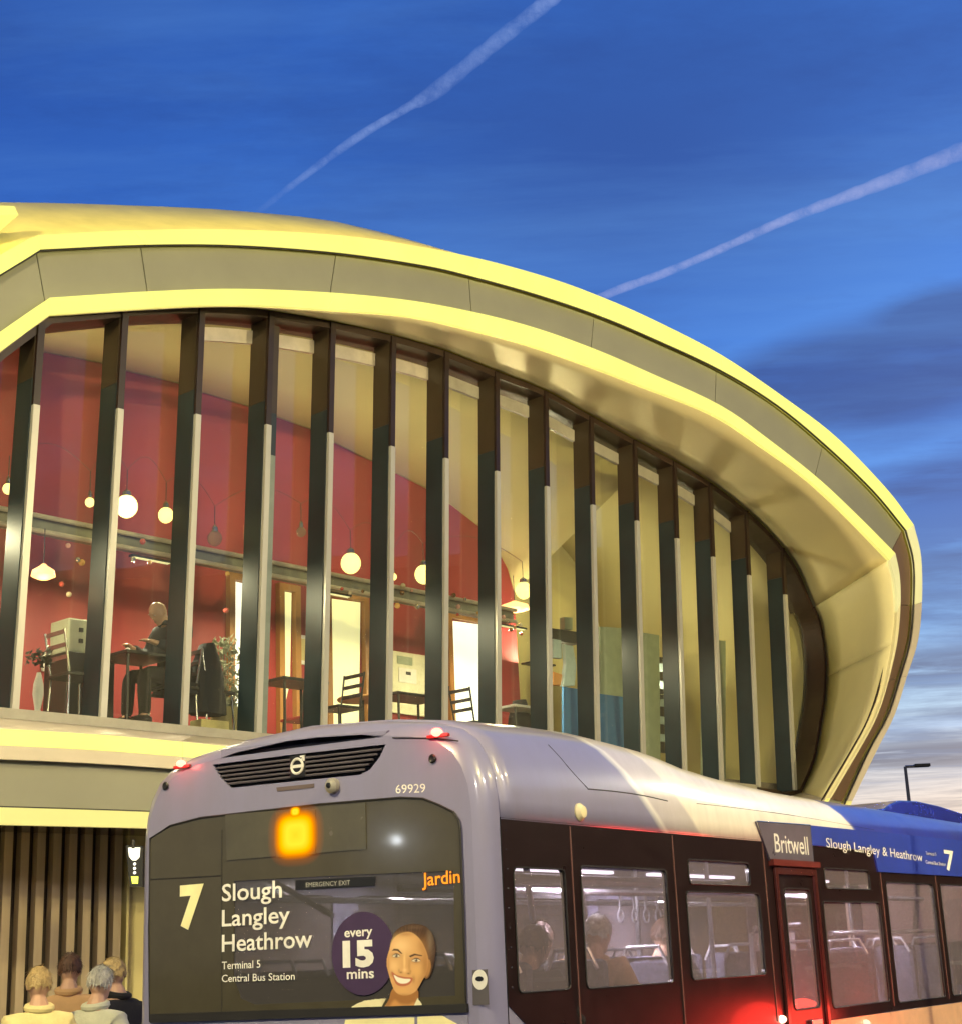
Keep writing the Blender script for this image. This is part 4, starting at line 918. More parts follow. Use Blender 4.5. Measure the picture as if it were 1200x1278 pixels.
MB().prism([BP(-.04, .03, .5), BP(-BW+.04, .03, .5), BP(-BW+.04, 11.7, .5), BP(-.04, 11.7, .5)], Z*.05).build('floor', 'bus_floor', bus)
MB().prism([BP(-.06, .2, 2.30), BP(-BW+.06, .2, 2.30), BP(-BW+.06, 11.6, 2.30), BP(-.06, 11.6, 2.30)], Z*.02).build('ceiling_lining', 'bus_grey', bus)
for xx in (-.62, -2.08):
    for y0 in (.8, 3.2, 5.6, 8.0): MB().box(BP(xx, y0+.9, 2.285), bs*.85, br*.035, Z*.012).build('strip_light', 'tube', bus, bevel=.004)
    point_light('saloon_light', BP(xx, 2.0, 2.2), 80, (.88, .92, 1.0), typ='AREA', aim=(0, 0, -1), size=.1, sizey=.1)
    point_light('saloon_light', BP(xx, 6.0, 2.2), 80, (.88, .92, 1.0), typ='AREA', aim=(0, 0, -1), size=.1, sizey=.1)
def wheel(y, x):
    c = BP(x, y, .48); mb = MB(); mb.lathe(c, [(.30, -.12), (.44, -.14), (.48, -.10), (.48, .10), (.44, .14), (.30, .12)], 28, br); w = mb.build('wheel', 'rubber', bus, smooth=True)
    MB().lathe(c, [(.29, -.11), (.12, .05), (.10, .12), (.29, .13)], 20, br).build('rim', 'steel', w)
for y in (2.9, 9.2):
    for x in (-.18, -BW+.18): wheel(y, x)
seat0 = None
def bus_seat(x, y):
    b0 = MB(); b0.box(BP(x, y, .98), br*.22, bs*.22, Z*.06); s = b0.build('seat', 'seat', bus, bevel=.03)
    b1 = MB(); b1.box(BP(x, y-.22, 1.28), br*.21, bs*.045+Z*0, Z*.30); b1.build('seat_back', 'seat', s, bevel=.04)
    MB().box(BP(x, y, .75), br*.18, bs*.04, Z*.18).build('seat_leg', 'steel', s)
    MB().tube([BP(x-.18, y-.28, 1.52), BP(x-.12, y-.28, 1.64), BP(x+.12, y-.28, 1.64), BP(x+.18, y-.28, 1.52)], .014, 6).build('grab_handle', 'pole', s)
for y in (.75, 1.6, 2.5, 5.0, 6.0, 7.0, 8.0):
    for x in (-.30, -.76, -1.94, -2.4): bus_seat(x, y)
# grab rails
def pole(pts, r=.018): return MB().tube(pts, r, 8).build('grab_pole', 'pole', bus, smooth=True)
pole([BP(-.75, .2, 2.02), BP(-.75, 9, 2.02)], .022); pole([BP(-.35, .2, 2.06), BP(-.35, 3.6, 2.06)], .035); pole([BP(-1.95, .2, 2.02), BP(-1.95, 9, 2.02)], .02)
for y in (1.25, 3.4, 4.6, 6.0, 7.6): pole([BP(-.98, y, .5), BP(-.98, y, 2.3)], .02)
pole([BP(-.5, 1.15, 2.25), BP(-.8, 1.75, 1.35)], .022); pole([BP(-.5, 1.75, 2.3), BP(-.8, 2.45, 1.3)], .024)
pole([BP(-2.2, .6, 2.2), BP(-1.5, .5, 1.9)], .02)
for y in (2.75, 2.95, 3.12, 3.3):
    mb = MB(); c = BP(-.75, y, 2.02); mb.box(c-Z*.06, bs*.012, br*.004, Z*.06); mb.tube([c-Z*.16+bs*.04*math.cos(a)+Z*.045*math.sin(a) for a in np.linspace(0, 2*PI, 14, endpoint=False)], .008, 5, closed=True); mb.build('strap_handle', 'pole', bus)
MB().prism([BP(-.7, 4.7, 1.16), BP(-.7, 5.6, 1.16), BP(-.7, 5.6, 1.72), BP(-.7, 4.75, 1.72)], -br*.02).build('luggage_panel', mat('pale_panel', (.6, .58, .62), .4), bus)
pole([BP(-.66, 4.68, 1.1), BP(-.66, 4.68, 1.70), BP(-.66, 4.74, 1.76), BP(-.66, 5.62, 1.78)], .02)
pole([BP(-.5, 5.9, 1.70), BP(-.5, 8.6, 1.70)], .02)
MB().box(BP(-1.35, .32, 1.1), br*1.2, bs*.05, Z*.45).build('rear_bench_back', 'seat', bus, bevel=.04)
MB().box(BP(-.9, .5, 1.55), br*.17, bs*.01, Z*.10).build('notice', 'paper', bus)
# added red lamp by the door, imitating red light reflected on the panel
c = BP(.012, 3.62, 1.11); mb = MB(); mb.ball(c, .035, 14, 1, 1, .8); mk = mb.build('side_marker_or_added_lamp', 'red_hot', bus, smooth=True)
point_light('added_red_glow', c+br*.34-Z*.14+bs*.42, 24, (1, .03, .02), .26)
mk2 = MB(); mk2.ball(BP(.012, 5.2, 1.0), .035, 14, 1, 1, .8); mk2.build('side_marker_or_added_lamp', 'red_lens', bus, smooth=True); point_light('added_red_glow', BP(.5, 5.2, 1.0), 16, (1, .05, .03), .2)  # second added lamp, widening the reflected red glow

# ------------------------------------------------------------------ people
M['lips'] = mat('lips', (.36, .12, .09), .5)
def skin_mesh(name, V, Eg, R, m, parent, sub=1, root=0, Mx=None, extra=None):
    me = bpy.data.meshes.new(name); me.from_pydata([tuple(v) for v in V], Eg, [])
    o = bpy.data.objects.new(name, me); COL.objects.link(o)
    md = o.modifiers.new('s', 'SKIN'); md.use_smooth_shade = True
    for i, r in enumerate(R):
        s = me.skin_vertices[0].data[i]; s.radius = (r if isinstance(r, tuple) else (r, r)); s.use_root = (i == root)
    m2 = o.modifiers.new('u', 'SUBSURF'); m2.levels = sub; m2.render_levels = sub
    bpy.context.view_layer.update()
    nm = bpy.data.meshes.new_from_object(o.evaluated_get(bpy.context.evaluated_depsgraph_get())); bpy.data.objects.remove(o)
    nm.name = name
    if extra:      # join the head on and fuse everything to one continuous skin
        bm = bmesh.new(); bm.from_mesh(nm)
        for e in extra:
            t = bpy.data.meshes.new('t'); t.from_pydata([tuple(v) for v in e.v], [], e.f); bm.from_mesh(t)
        bmesh.ops.remove_doubles(bm, verts=bm.verts, dist=1e-6); bm.to_mesh(nm); bm.free()
        o2 = bpy.data.objects.new('t', nm); COL.objects.link(o2); md = o2.modifiers.new('r', 'REMESH'); md.mode = 'VOXEL'; md.voxel_size = .0085; md.use_smooth_shade = True
        sm_ = o2.modifiers.new('s', 'SMOOTH'); sm_.iterations = 3
        bpy.context.view_layer.update(); nm = bpy.data.meshes.new_from_object(o2.evaluated_get(bpy.context.evaluated_depsgraph_get())); bpy.data.objects.remove(o2); nm.name = name
    if Mx is not None: nm.transform(Mx)
    nm.materials.clear(); return link_mesh(name, nm, m, parent, smooth=True)
STAND = dict(pel=(0,0,.93), ch=(0,0,1.2), nk=(0,.0,1.43), hd=(0,.02,1.50), hl=(.09,0,.88), kl=(.10,.02,.48), al=(.10,-.02,.08), tl=(.11,.13,.03), hr=(-.09,0,.88), kr=(-.10,.02,.48), ar=(-.10,-.02,.08), tr=(-.11,.13,.03),
             sl=(.17,0,1.33), el=(.25,-.02,1.10), wl=(.25,.10,.86), ml=(.25,.13,.80), sr=(-.17,0,1.33), er=(-.25,-.02,1.10), wr=(-.25,.10,.86), mr=(-.25,.13,.80))
SIT = dict(STAND, pel=(0,0,.50), ch=(0,.02,.78), nk=(0,.06,1.0), hd=(0,.09,1.08), hl=(.09,.04,.48), kl=(.11,.44,.50), al=(.11,.46,.09), tl=(.11,.60,.04), hr=(-.09,.04,.48), kr=(-.11,.44,.50), ar=(-.11,.42,.09), tr=(-.11,.56,.04),
           sl=(.18,.03,.96), el=(.25,.14,.72), wl=(.17,.38,.78), ml=(.14,.45,.79), sr=(-.18,.03,.96), er=(-.25,.14,.72), wr=(-.17,.38,.78), mr=(-.14,.45,.79))
from mathutils import noise as mnoise
def folds(o, amp, sc):
    me = o.data; me.update()
    for v in me.vertices:
        p_ = v.co*sc; d_ = mnoise.fractal(Vector((p_.x, p_.y, p_.z*.6)), .8, 2.0, 4)+.6*math.sin(v.co.z*38+6*mnoise.noise(v.co*5)); v.co += v.normal*amp*d_
def person(loc, yaw, pose, top, legs, hair, label, group=None, s=1.0, cat='person', legs_on=True, hairlen=0):
    r = empty('person', loc, yaw, label, cat, group); Mx = Matrix.Translation(Vector(loc)) @ Matrix.Rotation(yaw, 4, 'Z') @ Matrix.Scale(s, 4)
    J = pose; V = []; Rr = []; idx = {}
    def a(n, p, rad): idx[n] = len(V); V.append(Vector(p)); Rr.append(rad)
    a('pel', J['pel'], (.13, .10)); a('ch', J['ch'], (.15, .10)); a('up', Vector(J['ch']).lerp(Vector(J['nk']), .7), (.12, .08)); a('nk', J['nk'], .06); 
    n = Vector(J['nk']); h = Vector(J['hd']); up = (h-n).normalized()
    hc = h+up*.06
    a('jaw', h+up*.035, .052)
    Eg = [('pel', 'ch'), ('ch', 'up'), ('up', 'nk'), ('nk', 'jaw')]
    for s_ in 'lr':
        a('h'+s_, J['h'+s_], .085); a('k'+s_, J['k'+s_], .055); a('a'+s_, J['a'+s_], .038); a('t'+s_, J['t'+s_], .03)
        a('s'+s_, J['s'+s_], .058); a('e'+s_, J['e'+s_], .040); a('w'+s_, J['w'+s_], .027); a('m'+s_, J['m'+s_], (.034, .018))
        Eg += [('pel', 'h'+s_), ('h'+s_, 'k'+s_), ('k'+s_, 'a'+s_), ('a'+s_, 't'+s_), ('up', 's'+s_), ('s'+s_, 'e'+s_), ('e'+s_, 'w'+s_), ('w'+s_, 'm'+s_)]
        dirm = (Vector(J['m'+s_])-Vector(J['w'+s_])).normalized(); sx = Vector((0, 0, 1)).cross(dirm)
        if sx.length < .1: sx = Vector((1, 0, 0))
        sx.normalize(); dn = dirm.cross(sx)*(.4)
        for q_ in range(4):
            b0 = Vector(J['m'+s_])+sx*(q_-1.5)*.018; L = (.065, .078, .072, .055)[q_]
            a('f%s%d' % (s_, q_), b0+dirm*L*.5, .0085); a('g%s%d' % (s_, q_), b0+dirm*L*.9-Vector((0, 0, 1))*.02, .0075)
            Eg += [('m'+s_, 'f%s%d' % (s_, q_)), ('f%s%d' % (s_, q_), 'g%s%d' % (s_, q_))]
        a('th'+s_, Vector(J['w'+s_]).lerp(Vector(J['m'+s_]), .5)+sx*(.05 if s_ == 'r' else -.05)+dirm*.02, .010); Eg.append(('w'+s_, 'th'+s_))
    fw = Vector((0, 1, 0)); fw = (fw-up*fw.dot(up)).normalized(); rt_ = fw.cross(up)
    hq = h+up*.088+fw*.012          # centre of the skull
    T = lambda v: Mx @ Vector(v)
    def ell(c, rx, ry, rz_, n=16):
        mb_ = MB(); mb_.ball((0, 0, 0), 1.0, n); mb_.v = [c+rt_*v.x*rx+fw*v.y*ry+up*v.z*rz_ for v in mb_.v]; return mb_
    parts_ = [ell(hq, .074, .092, .098), ell(hq+fw*.022-up*.06, .054, .064, .066), ell(hq+fw*.088-up*.022, .011, .018, .022, 8), ell(hq+fw*.070+up*.022, .05, .022, .012, 8),
              ell(hq+fw*.076-up*.062, .024, .014, .010, 8), ell(hq+fw*.07-up*.10, .02, .018, .016, 8)] + [ell(hq+rt_*.075*q_-up*.02-fw*.01, .010, .018, .030, 8) for q_ in (-1, 1)]
    body = skin_mesh('body', V, [(idx[p], idx[q_]) for p, q_ in Eg], Rr, 'skin', r, 1, 0, Mx, extra=parts_)
    for sx_ in (-1, 1):
        e = ell(hq+rt_*.030*sx_+fw*.075+up*.002, .010, .009, .005, 8); e.v = [T(v) for v in e.v]; e.build('eye', 'white', body, smooth=True)
        e = ell(hq+rt_*.030*sx_+fw*.0855+up*.002, .006, .003, .006, 6); e.v = [T(v) for v in e.v]; e.build('pupil', 'black', body)
        e = ell(hq+rt_*.031*sx_+fw*.088+up*.028, .016, .005, .003, 6); e.v = [T(v) for v in e.v]; e.build('eyebrow', hair or 'grey_hair', body)
    e = ell(hq+fw*.088-up*.062, .022, .006, .006, 8); e.v = [T(v) for v in e.v]; e.build('lips', M['lips'], body, smooth=True)
    if hair:
        hb = MB(); nA, nB = 28, 16; vs = []; fs = []; rn = random.Random(len(label))
        for i in range(nB+1):
            for k in range(nA):
                th_ = 2*PI*k/nA; fr_ = math.sin(th_)      # +1 is the face
                lim = (1.12 if fr_ > .6 else (1.12+(.6-fr_)*1.3 if fr_ > -.05 else 2.0+.25*hairlen)) + .07*math.sin(th_*9)+.05*rn.random()*0
                ph = lim*i/nB; j_ = 1+.05*math.sin(th_*7+i*.9)*.6+.04*rn.random()
                vs.append(T(hq+rt_*(.081*math.sin(ph)*math.cos(th_)*j_)+fw*(.100*math.sin(ph)*fr_*j_-.004)+up*(.108*math.cos(ph)*j_+.004)))
        for i in range(nB):
            for k in range(nA): j = (k+1) % nA; fs.append((i*nA+k, (i+1)*nA+k, (i+1)*nA+j, i*nA+j))
        hb.add(vs, fs)
        for _ in range(420):   # loose tufts break up the outline
            i = rn.randrange(1, nB); k = rn.randrange(nA); p_ = vs[i*nA+k]; q_ = vs[(i+1)*nA+k] if i < nB else p_; c0 = T(hq); nrm = (p_-c0).normalized()
            dv = (q_-p_).normalized()*.030+Vector((rn.uniform(-1, 1), rn.uniform(-1, 1), rn.uniform(-.6, .4)))*.012; sd_ = dv.cross(nrm).normalized()*.004
            a_ = p_+nrm*.003; e_2 = a_+dv*1.3+nrm*.010*rn.random(); hb.add([a_-sd_, a_+sd_, e_2], [(0, 1, 2)])
        hb.build('hair', hair, r, smooth=False)
    # clothes
    Vt = [J['pel'], J['ch'], Vector(J['ch']).lerp(Vector(J['nk']), .72), Vector(J['ch']).lerp(Vector(J['nk']), .93)] + [J[k] for k in ('sl', 'el', 'sr', 'er')] + [Vector(J['el']).lerp(Vector(J['wl']), .92), Vector(J['er']).lerp(Vector(J['wr']), .92)] + [Vector(J['pel'])-Vector((0, 0, .06))]
    skin_mesh('jacket', Vt, [(10, 0), (0, 1), (1, 2), (2, 3), (2, 4), (4, 5), (5, 8), (2, 6), (6, 7), (7, 9)], [(.185, .145), (.20, .15), (.165, .12), (.07, .07), .088, .070, .088, .070, .052, .052, (.19, .15)], top, r, 2, 0, Mx); jk_ = r.children[-1]; folds(jk_, .007, 9)
    cb_ = MB(); n_ = Vector(J['nk']); cb_.tube([T(n_+Vector((.075*math.cos(q_), .070*math.sin(q_)+.0, .004+.014*math.sin(q_)))) for q_ in np.linspace(0, 2*PI, 16, endpoint=False)], .026*s, 8, closed=True); co_ = cb_.build('collar', top, jk_, smooth=True)
    Vl = [J['pel']] + [J[k] for k in ('hl', 'kl', 'al', 'hr', 'kr', 'ar')]
    skin_mesh('trousers', Vl, [(0, 1), (1, 2), (2, 3), (0, 4), (4, 5), (5, 6)], [(.14, .11), .10, .075, .058, .10, .075, .058], legs, r, 1, 0, Mx)
    for s_ in 'lr':
        p, q_ = Vector(J['a'+s_]), Vector(J['t'+s_]); sh = MB(); sh.tube([T(p+Vector((0, -.05, -.045))), T(p+Vector((0, 0, -.03))), T(q_)], [.045*s, .055*s, .035*s], 10); sh.build('shoe', 'black', r, smooth=True)
    return r
def at_ground(x, y_dist, zz=0):
    q_ = ray(x, 1225); p_ = EYE+q_*(y_dist/q_.y); p_.z = zz; return p_
GPL = 'people waiting by the slatted wall'
person(at_ground(50, 10.6, 0), math.radians(25), STAND, 'cream_cloth', 'navy_cloth', 'blond', 'person in a puffy cream jacket at the left end of the little crowd', GPL, .99)
person(at_ground(120, 10.9, 0), math.radians(-20), STAND, 'grey_cloth', 'black_cloth', 'grey_hair', 'person in a pale grey green top standing right of the cream jacket', GPL, .985)
person(at_ground(86, 12.2, 0), math.radians(10), STAND, 'tan_cloth', 'navy_cloth', 'brown_hair', 'brown haired person in a tan coat standing behind the two pale tops', GPL, 1.05)
person(at_ground(148, 12.0, 0), math.radians(60), STAND, 'black_cloth', 'black_cloth', 'blond', 'person in dark clothes with fair hair closest to the bus corner', GPL, 1.02)
GPB = 'passengers on the bus'
def seated_on_bus(x, y, top, hair, label, s=1.0): 
    p_ = BP(x, y-.02, .48); return person(p_, -YB, SIT, top, 'navy_cloth', hair, label, GPB, s)
seated_on_bus(-.34, 1.6, 'tan_cloth', 'grey_hair', 'passenger with short grey hair behind the second side window of the bus', 1.08)
seated_on_bus(-.78, 1.6, 'black_cloth', 'brown_hair', 'dark haired passenger in black on the aisle seat beside the grey haired one', 1.06)
seated_on_bus(-.30, .78, 'black_cloth', 'brown_hair', 'dark haired passenger low in the rearmost side window of the bus', 1.03)
seated_on_bus(-.34, 2.5, 'navy_cloth', 'brown_hair', 'passenger in navy at the left edge of the bus window with the vent above', 1.06)

# ------------------------------------------------------------------ inside the cafe
ZF = 4.10
def along(v): return v
yD = math.atan2(D.y, D.x)      # direction of the facade as an angle
def chair(loc, yaw, m, label, group='cafe chairs', seatm='black'):
    r = empty('cafe_chair', loc, yaw, label, 'chair', group); c, s_ = math.cos(yaw), math.sin(yaw); ax = Vector((c, s_, 0)); ay = Vector((-s_, c, 0)); L = Vector(loc)
    MB().box(L+Z*.45, ax*.2, ay*.2, Z*.018).build('seat', seatm, r, bevel=.01)
    for i in (-1, 1):
        for j in (-1, 1): MB().tube([L+ax*.19*i+ay*.19*j, L+ax*.17*i+ay*.17*j+Z*.44], .012, 6).build('leg', m, r)
    b = MB()
    for i in (-1, 1): b.tube([L+ax*.17*i-ay*.17+Z*.44, L+ax*.18*i-ay*.25+Z*.9], .013, 6)
    b.build('back_frame', m, r)
    for zz in (.62, .74, .87): k_ = (zz-.44)/.46; MB().box(L-ay*(.17+.08*k_)+Z*zz, ax*.18, ay*.006, Z*.022).build('back_rail', m, r)
    return r
def table(loc, w, d_, m, label, rnd=False):
    r = empty('cafe_table', loc, yD, label, 'table', 'cafe tables'); L = Vector(loc)
    if rnd: MB().lathe(L+Z*.72, [(w/2, 0), (w/2+.008, .015), (w/2, .03)], 28).build('table_top', m, r)
    else: MB().box(L+Z*.735, D*w/2, Nn*d_/2, Z*.018).build('table_top', m, r, bevel=.006)
    if rnd: MB().lathe(L, [(.22, 0), (.22, .02), (.03, .05), (.03, .72)], 16).build('pedestal', 'black', r)
    else:
        for i in (-1, 1):
            for j in (-1, 1): MB().tube([L+D*(w/2-.05)*i+Nn*(d_/2-.05)*j, L+D*(w/2-.05)*i+Nn*(d_/2-.05)*j+Z*.72], .018, 6).build('leg', 'black', r)
    return r
def fl(x, o): u = iu(x, 880, o)[0]; v = FI(u, o, ZF); return v
# bald diner at his table
OT = -.78
person(fl(217, OT-.0), yD+PI/2+math.radians(2), dict(SIT, nk=(0,.09,1.0), hd=(0,.14,1.06)), 'navy_cloth', 'black_cloth', None, 'bald man in a dark navy jacket sitting at a cafe table and leaning forward', s=1.14)
chair(fl(216, OT), yD+PI/2, 'steel', 'steel legged chair that the bald man is sitting on')
table(fl(167, OT), .62, .6, 'black', 'small square black table in front of the bald man')
tz = ZF+.755
def small(name, fn, m, label, cat, **k): mb = MB(); fn(mb); o = mb.build(name, m, **k); return tag(o, label, cat)
pt = fl(158, OT); small('napkin', lambda b: b.add([pt+Z*.756+v for v in (Vector((-.1,-.05,0)), Vector((.08,-.08,0)), Vector((.1,.06,0)), Vector((-.06,.09,0)), Vector((0,0,.09)))], [(0,1,4),(1,2,4),(2,3,4),(3,0,4),(3,2,1,0)]), 'paper', 'crumpled white napkin on the bald man\'s table', 'napkin')
pt2 = fl(171, OT); small('plate', lambda b: b.lathe(pt2+Z*.755, [(.05, 0), (.10, .012), (.11, .02), (.06, .008)], 24), 'white', 'white plate on the table right before the bald man', 'plate', smooth=True)
# left: chair, counter machine, wall pictures, vase
chair(fl(92, -.75), yD-PI/2, 'steel', 'steel framed chair left of the bald man with its back to the room')
cm = fl(98, -1.5); r_ = empty('coffee_machine', cm, yD, 'grey coffee machine with dark knobs on a black stand left of the bald man', 'coffee machine')
MB().box(cm+Z*.42, D*.30, Nn*.22, Z*.42).build('stand', 'black', r_, bevel=.01); MB().box(cm+Z*1.03, D*.27, Nn*.18, Z*.185).build('housing', mat('pale_green_grey', (.42, .46, .36), .4), r_, bevel=.02)
for i in range(3):
    for j in range(2): MB().box(cm+D*(-.12+.12*i)+Nn*.19+Z*(.97+.12*j), D*.022, Nn*.012, Z*.022).build('knob', 'black', r_)
vs_ = fl(47, -.6); r_ = empty('vase', vs_, 0, 'tall slim white vase with a dark plant at the far left of the cafe', 'vase')
MB().lathe(vs_, [(.05, 0), (.028, .05), (.055, .2), (.05, .3), (.02, .42)], 18).build('vase_body', 'white', r_, smooth=True)
lf = MB(); rn = random.Random(5)
for i in range(60):
    c = vs_+Z*(.5+.14*rn.random())+Vector((rn.uniform(-.12, .12), rn.uniform(-.12, .12), 0)); a_ = Vector((rn.uniform(-1, 1), rn.uniform(-1, 1), rn.uniform(-.3, 1))).normalized()*.05; b_2 = a_.orthogonal().normalized()*.02
    lf.add([c-b_2, c+a_, c+b_2, c-a_*.6], [(0, 1, 2, 3)])
lf.build('foliage', mat('dark_leaf', (.02, .025, .015), .6), r_)
def picture(px, label, m='paper'):
    r = iprism(px, OR+.05, .045).build('picture_frame', 'white'); tag(r, label, 'picture')
    cx_ = sum(p[0] for p in px)/4; cy2 = sum(p[1] for p in px)/4
    iprism([(cx_+(x-cx_)*.75, cy2+(y-cy2)*.75) for x, y in px], OR+.055, .004).build('print', m, r); return r
picture([(88,792),(111,796),(111,812),(88,809)], 'pale picture on the red wall above the coffee machine', 'grey_panel')
picture([(54,814),(71,816),(71,839),(54,837)], 'small cream picture on the red wall left of the coffee machine', 'cream')
picture([(373,792),(386,794),(386,830),(373,828)], 'tall cream framed picture on the red wall between two doors', 'cream')
# jacket over a chair, tall plant, yellow planter
def coat(loc, h, w, m, label, name='coat', z0=.2):
    L = Vector(loc); rows = []; rn = random.Random(int(w*100)); n = 16
    for i in range(12):
        t = i/11; ww = w*(.32+.75*math.sin(min(1, t*1.9)*PI/2)*.9 + .1*t); dd = .11+.04*t
        row = []
        for k in range(n+1):
            a_ = 2*PI*(k % n)/n; f_ = 1+.10*math.sin(5*a_+i*.4)*(.3+t)+.03*rn.random()
            row.append(L+D*(ww/2*math.cos(a_)*f_)+Nn*(dd*math.sin(a_)*f_)+Z*(z0+h*(1-t)))
        rows.append(row)
    mb = MB(); mb.loft(rows); mb.add(rows[0][:-1], [tuple(range(n))]); o = mb.build(name, m, smooth=True); return tag(o, label, 'coat')
chair(fl(262, -.8), yD-PI/2, 'steel', 'steel chair with a dark coat over it right of the bald man')
coat(fl(258, -.72), .78, .42, 'navy_cloth', 'dark navy coat draped over a chair right of the bald man')
pl2 = fl(284, -.9); r_ = empty('potted_plant', pl2, 0, 'tall silvery leafed plant in a pale planter beside the coat draped chair', 'plant')
MB().lathe(pl2, [(.16, 0), (.20, .3), (.21, .32), (.17, .31)], 20).build('planter', 'cream', r_, smooth=True)
lf = MB(); rn = random.Random(9)
for st in range(7):
    x0, y0 = rn.uniform(-.1, .1), rn.uniform(-.1, .1); tp_ = pl2+Vector((x0*2, y0*2, 1.02+rn.random()*.15)); lf.tube([pl2+Vector((x0, y0, .3)), pl2+Vector((x0*1.6, y0*1.6, .7)), tp_], .006, 5)
    for i in range(48):
        c = (pl2+Vector((x0, y0, .3))).lerp(tp_, rn.random())+Vector((rn.uniform(-.11, .11), rn.uniform(-.11, .11), rn.uniform(-.05, .05))); a_ = Vector((rn.uniform(-1, 1), rn.uniform(-1, 1), rn.uniform(-1, 1))).normalized()*.055; b_2 = a_.orthogonal().normalized()*.018
        lf.add([c-a_, c+b_2, c+a_, c-b_2], [(0, 1, 2, 3)])
lf.build('foliage', mat('silver_leaf', (.30, .33, .22), .5, var=.5, scale=30), r_)
bxp = fl(262, -.55); small('planter_box', lambda b: b.box(bxp+Z*.05, D*.19, Nn*.1, Z*.05), 'cream_cloth', 'low yellow box on the sill under the dark navy coat', 'box', bevel=.01)
# middle: table and red chair, ladder back chair, round table
table(fl(366, -1.0), .7, .5, 'black', 'dark table seen below the narrow cream doorway')
chair(fl(378, -1.7), yD, 'black', 'red seated chair behind the dark table', seatm='red')
chair(fl(424, -.8), yD+PI/2, 'black', 'black ladder back chair standing in front of the yellow doorway')
table(fl(452, -1.4), .62, .6, 'wood', 'round brown pedestal table right of the ladder back chair', True)
# kitchen hatch with notices
r_ = empty('notice_board', ipx(512, 850, OR+.06), yD, 'cream notice board with papers low on the red wall between the doors', 'notice board')
iprism([(489,812),(535,819),(535,895),(489,889)], OR+.06, .04).build('board', mat('board_cream', (.72, .70, .48), .5), r_)
iprism([(496,818),(515,821),(515,831),(496,828)], OR+.07, .006).build('paper_sheet', 'grey_panel', r_); iprism([(498,833),(520,836),(520,854),(498,851)], OR+.07, .006).build('paper_sheet', 'paper', r_); iprism([(507,838),(513,839),(513,843),(507,842)], OR+.078, .004).build('paper_mark', 'black', r_)
table(fl(510, -1.0), .85, .5, 'black', 'dark topped table under the notice board'); chair(fl(531, -1.0), yD, 'black', 'black chair at the right end of the table under the notice board')
chair(fl(590, -.8), yD-PI/2, 'black', 'black ladder back chair against the brightest doorway')
# hanging black coat, mugs
coat(fl(648, -1.0), .78, .42, 'black_cloth', 'long black coat hanging beside the end of the red wall', z0=.12)
table(fl(650, -.8), .7, .4, 'white', 'pale low table at the foot of the hanging black coat')
# right hand room: shelf, shirts, blue and grey screens
def screen(px, o, m, label, cat='screen', grp='office screens', th=.04): return tag(iprism(px, o, th).build('screen_panel', m), label, cat, grp)
screen([(703,857),(738,863),(739,960),(703,955)], -1.3, 'blue_panel', 'blue screen under the hanging shirts, the left one of two')
screen([(748,866),(778,870),(779,965),(748,962)], -1.3, 'blue_panel', 'blue screen right of the other blue one, in front of the grey partition')
screen([(748,782),(777,784),(779,870),(748,866)], -1.7, 'grey_panel', 'grey green partition rising behind the right blue screen')
screen([(794,788),(822,793),(824,990),(794,985)], -1.9, 'grey_panel', 'tall grey green partition beside the glass shelf rack')
screen([(876,797),(905,800),(905,1000),(876,1000)], -1.6, 'grey_panel', 'tall grey green partition further right, in front of a pale one')
screen([(906,803),(938,836),(940,1000),(906,1000)], -2.0, 'grey_panel', 'partition with a sloping top near the right end of the glazing')
sh = ipx(700, 800, -2.2); r_ = empty('shelf', sh, yD, 'dark wall shelf with a small box above the hanging shirts', 'shelf')
iprism([(688,784),(722,789),(722,804),(688,799)], -2.2, .3).build('board', 'black', r_); iprism([(704,770),(714,771),(714,786),(704,785)], -2.3, .1).build('box', 'grey_panel', r_)
def shirt(px, o, m, label): return tag(iprism(px, o, .07).build('shirt', m, bevel=.012), label, 'shirt', 'shirts hanging under the shelf')
shirt([(690,797),(700,799),(701,822),(690,821)], -2.0, 'pale_blue', 'small pale blue shirt at the left under the dark shelf')
shirt([(704,803),(708,805),(715,806),(719,832),(717,856),(702,857),(706,828)], -1.9, 'pale_blue', 'long pale blue shirt hanging right of the smaller one')
shirt([(690,838),(702,842),(703,856),(690,855)], -1.95, 'orange', 'folded orange cloth below the small pale blue shirt')
r_ = empty('display_rack', ipx(826, 900, -2.2), yD, 'narrow rack with pale items beside the tall grey partition', 'rack')
iprism([(822,820),(832,821),(832,940),(822,939)], -2.5, .05).build('back', 'black', r_)
for i in range(5): iprism([(823,828+i*22),(831,829+i*22),(831,838+i*22),(823,837+i*22)], -2.4, .05).build('item', 'pale_blue', r_)
# cream door panel of right room
iprism([(838,788),(868,793),(868,1000),(838,1000)], -3.4, .06).build('pale_partition', 'cream', B)
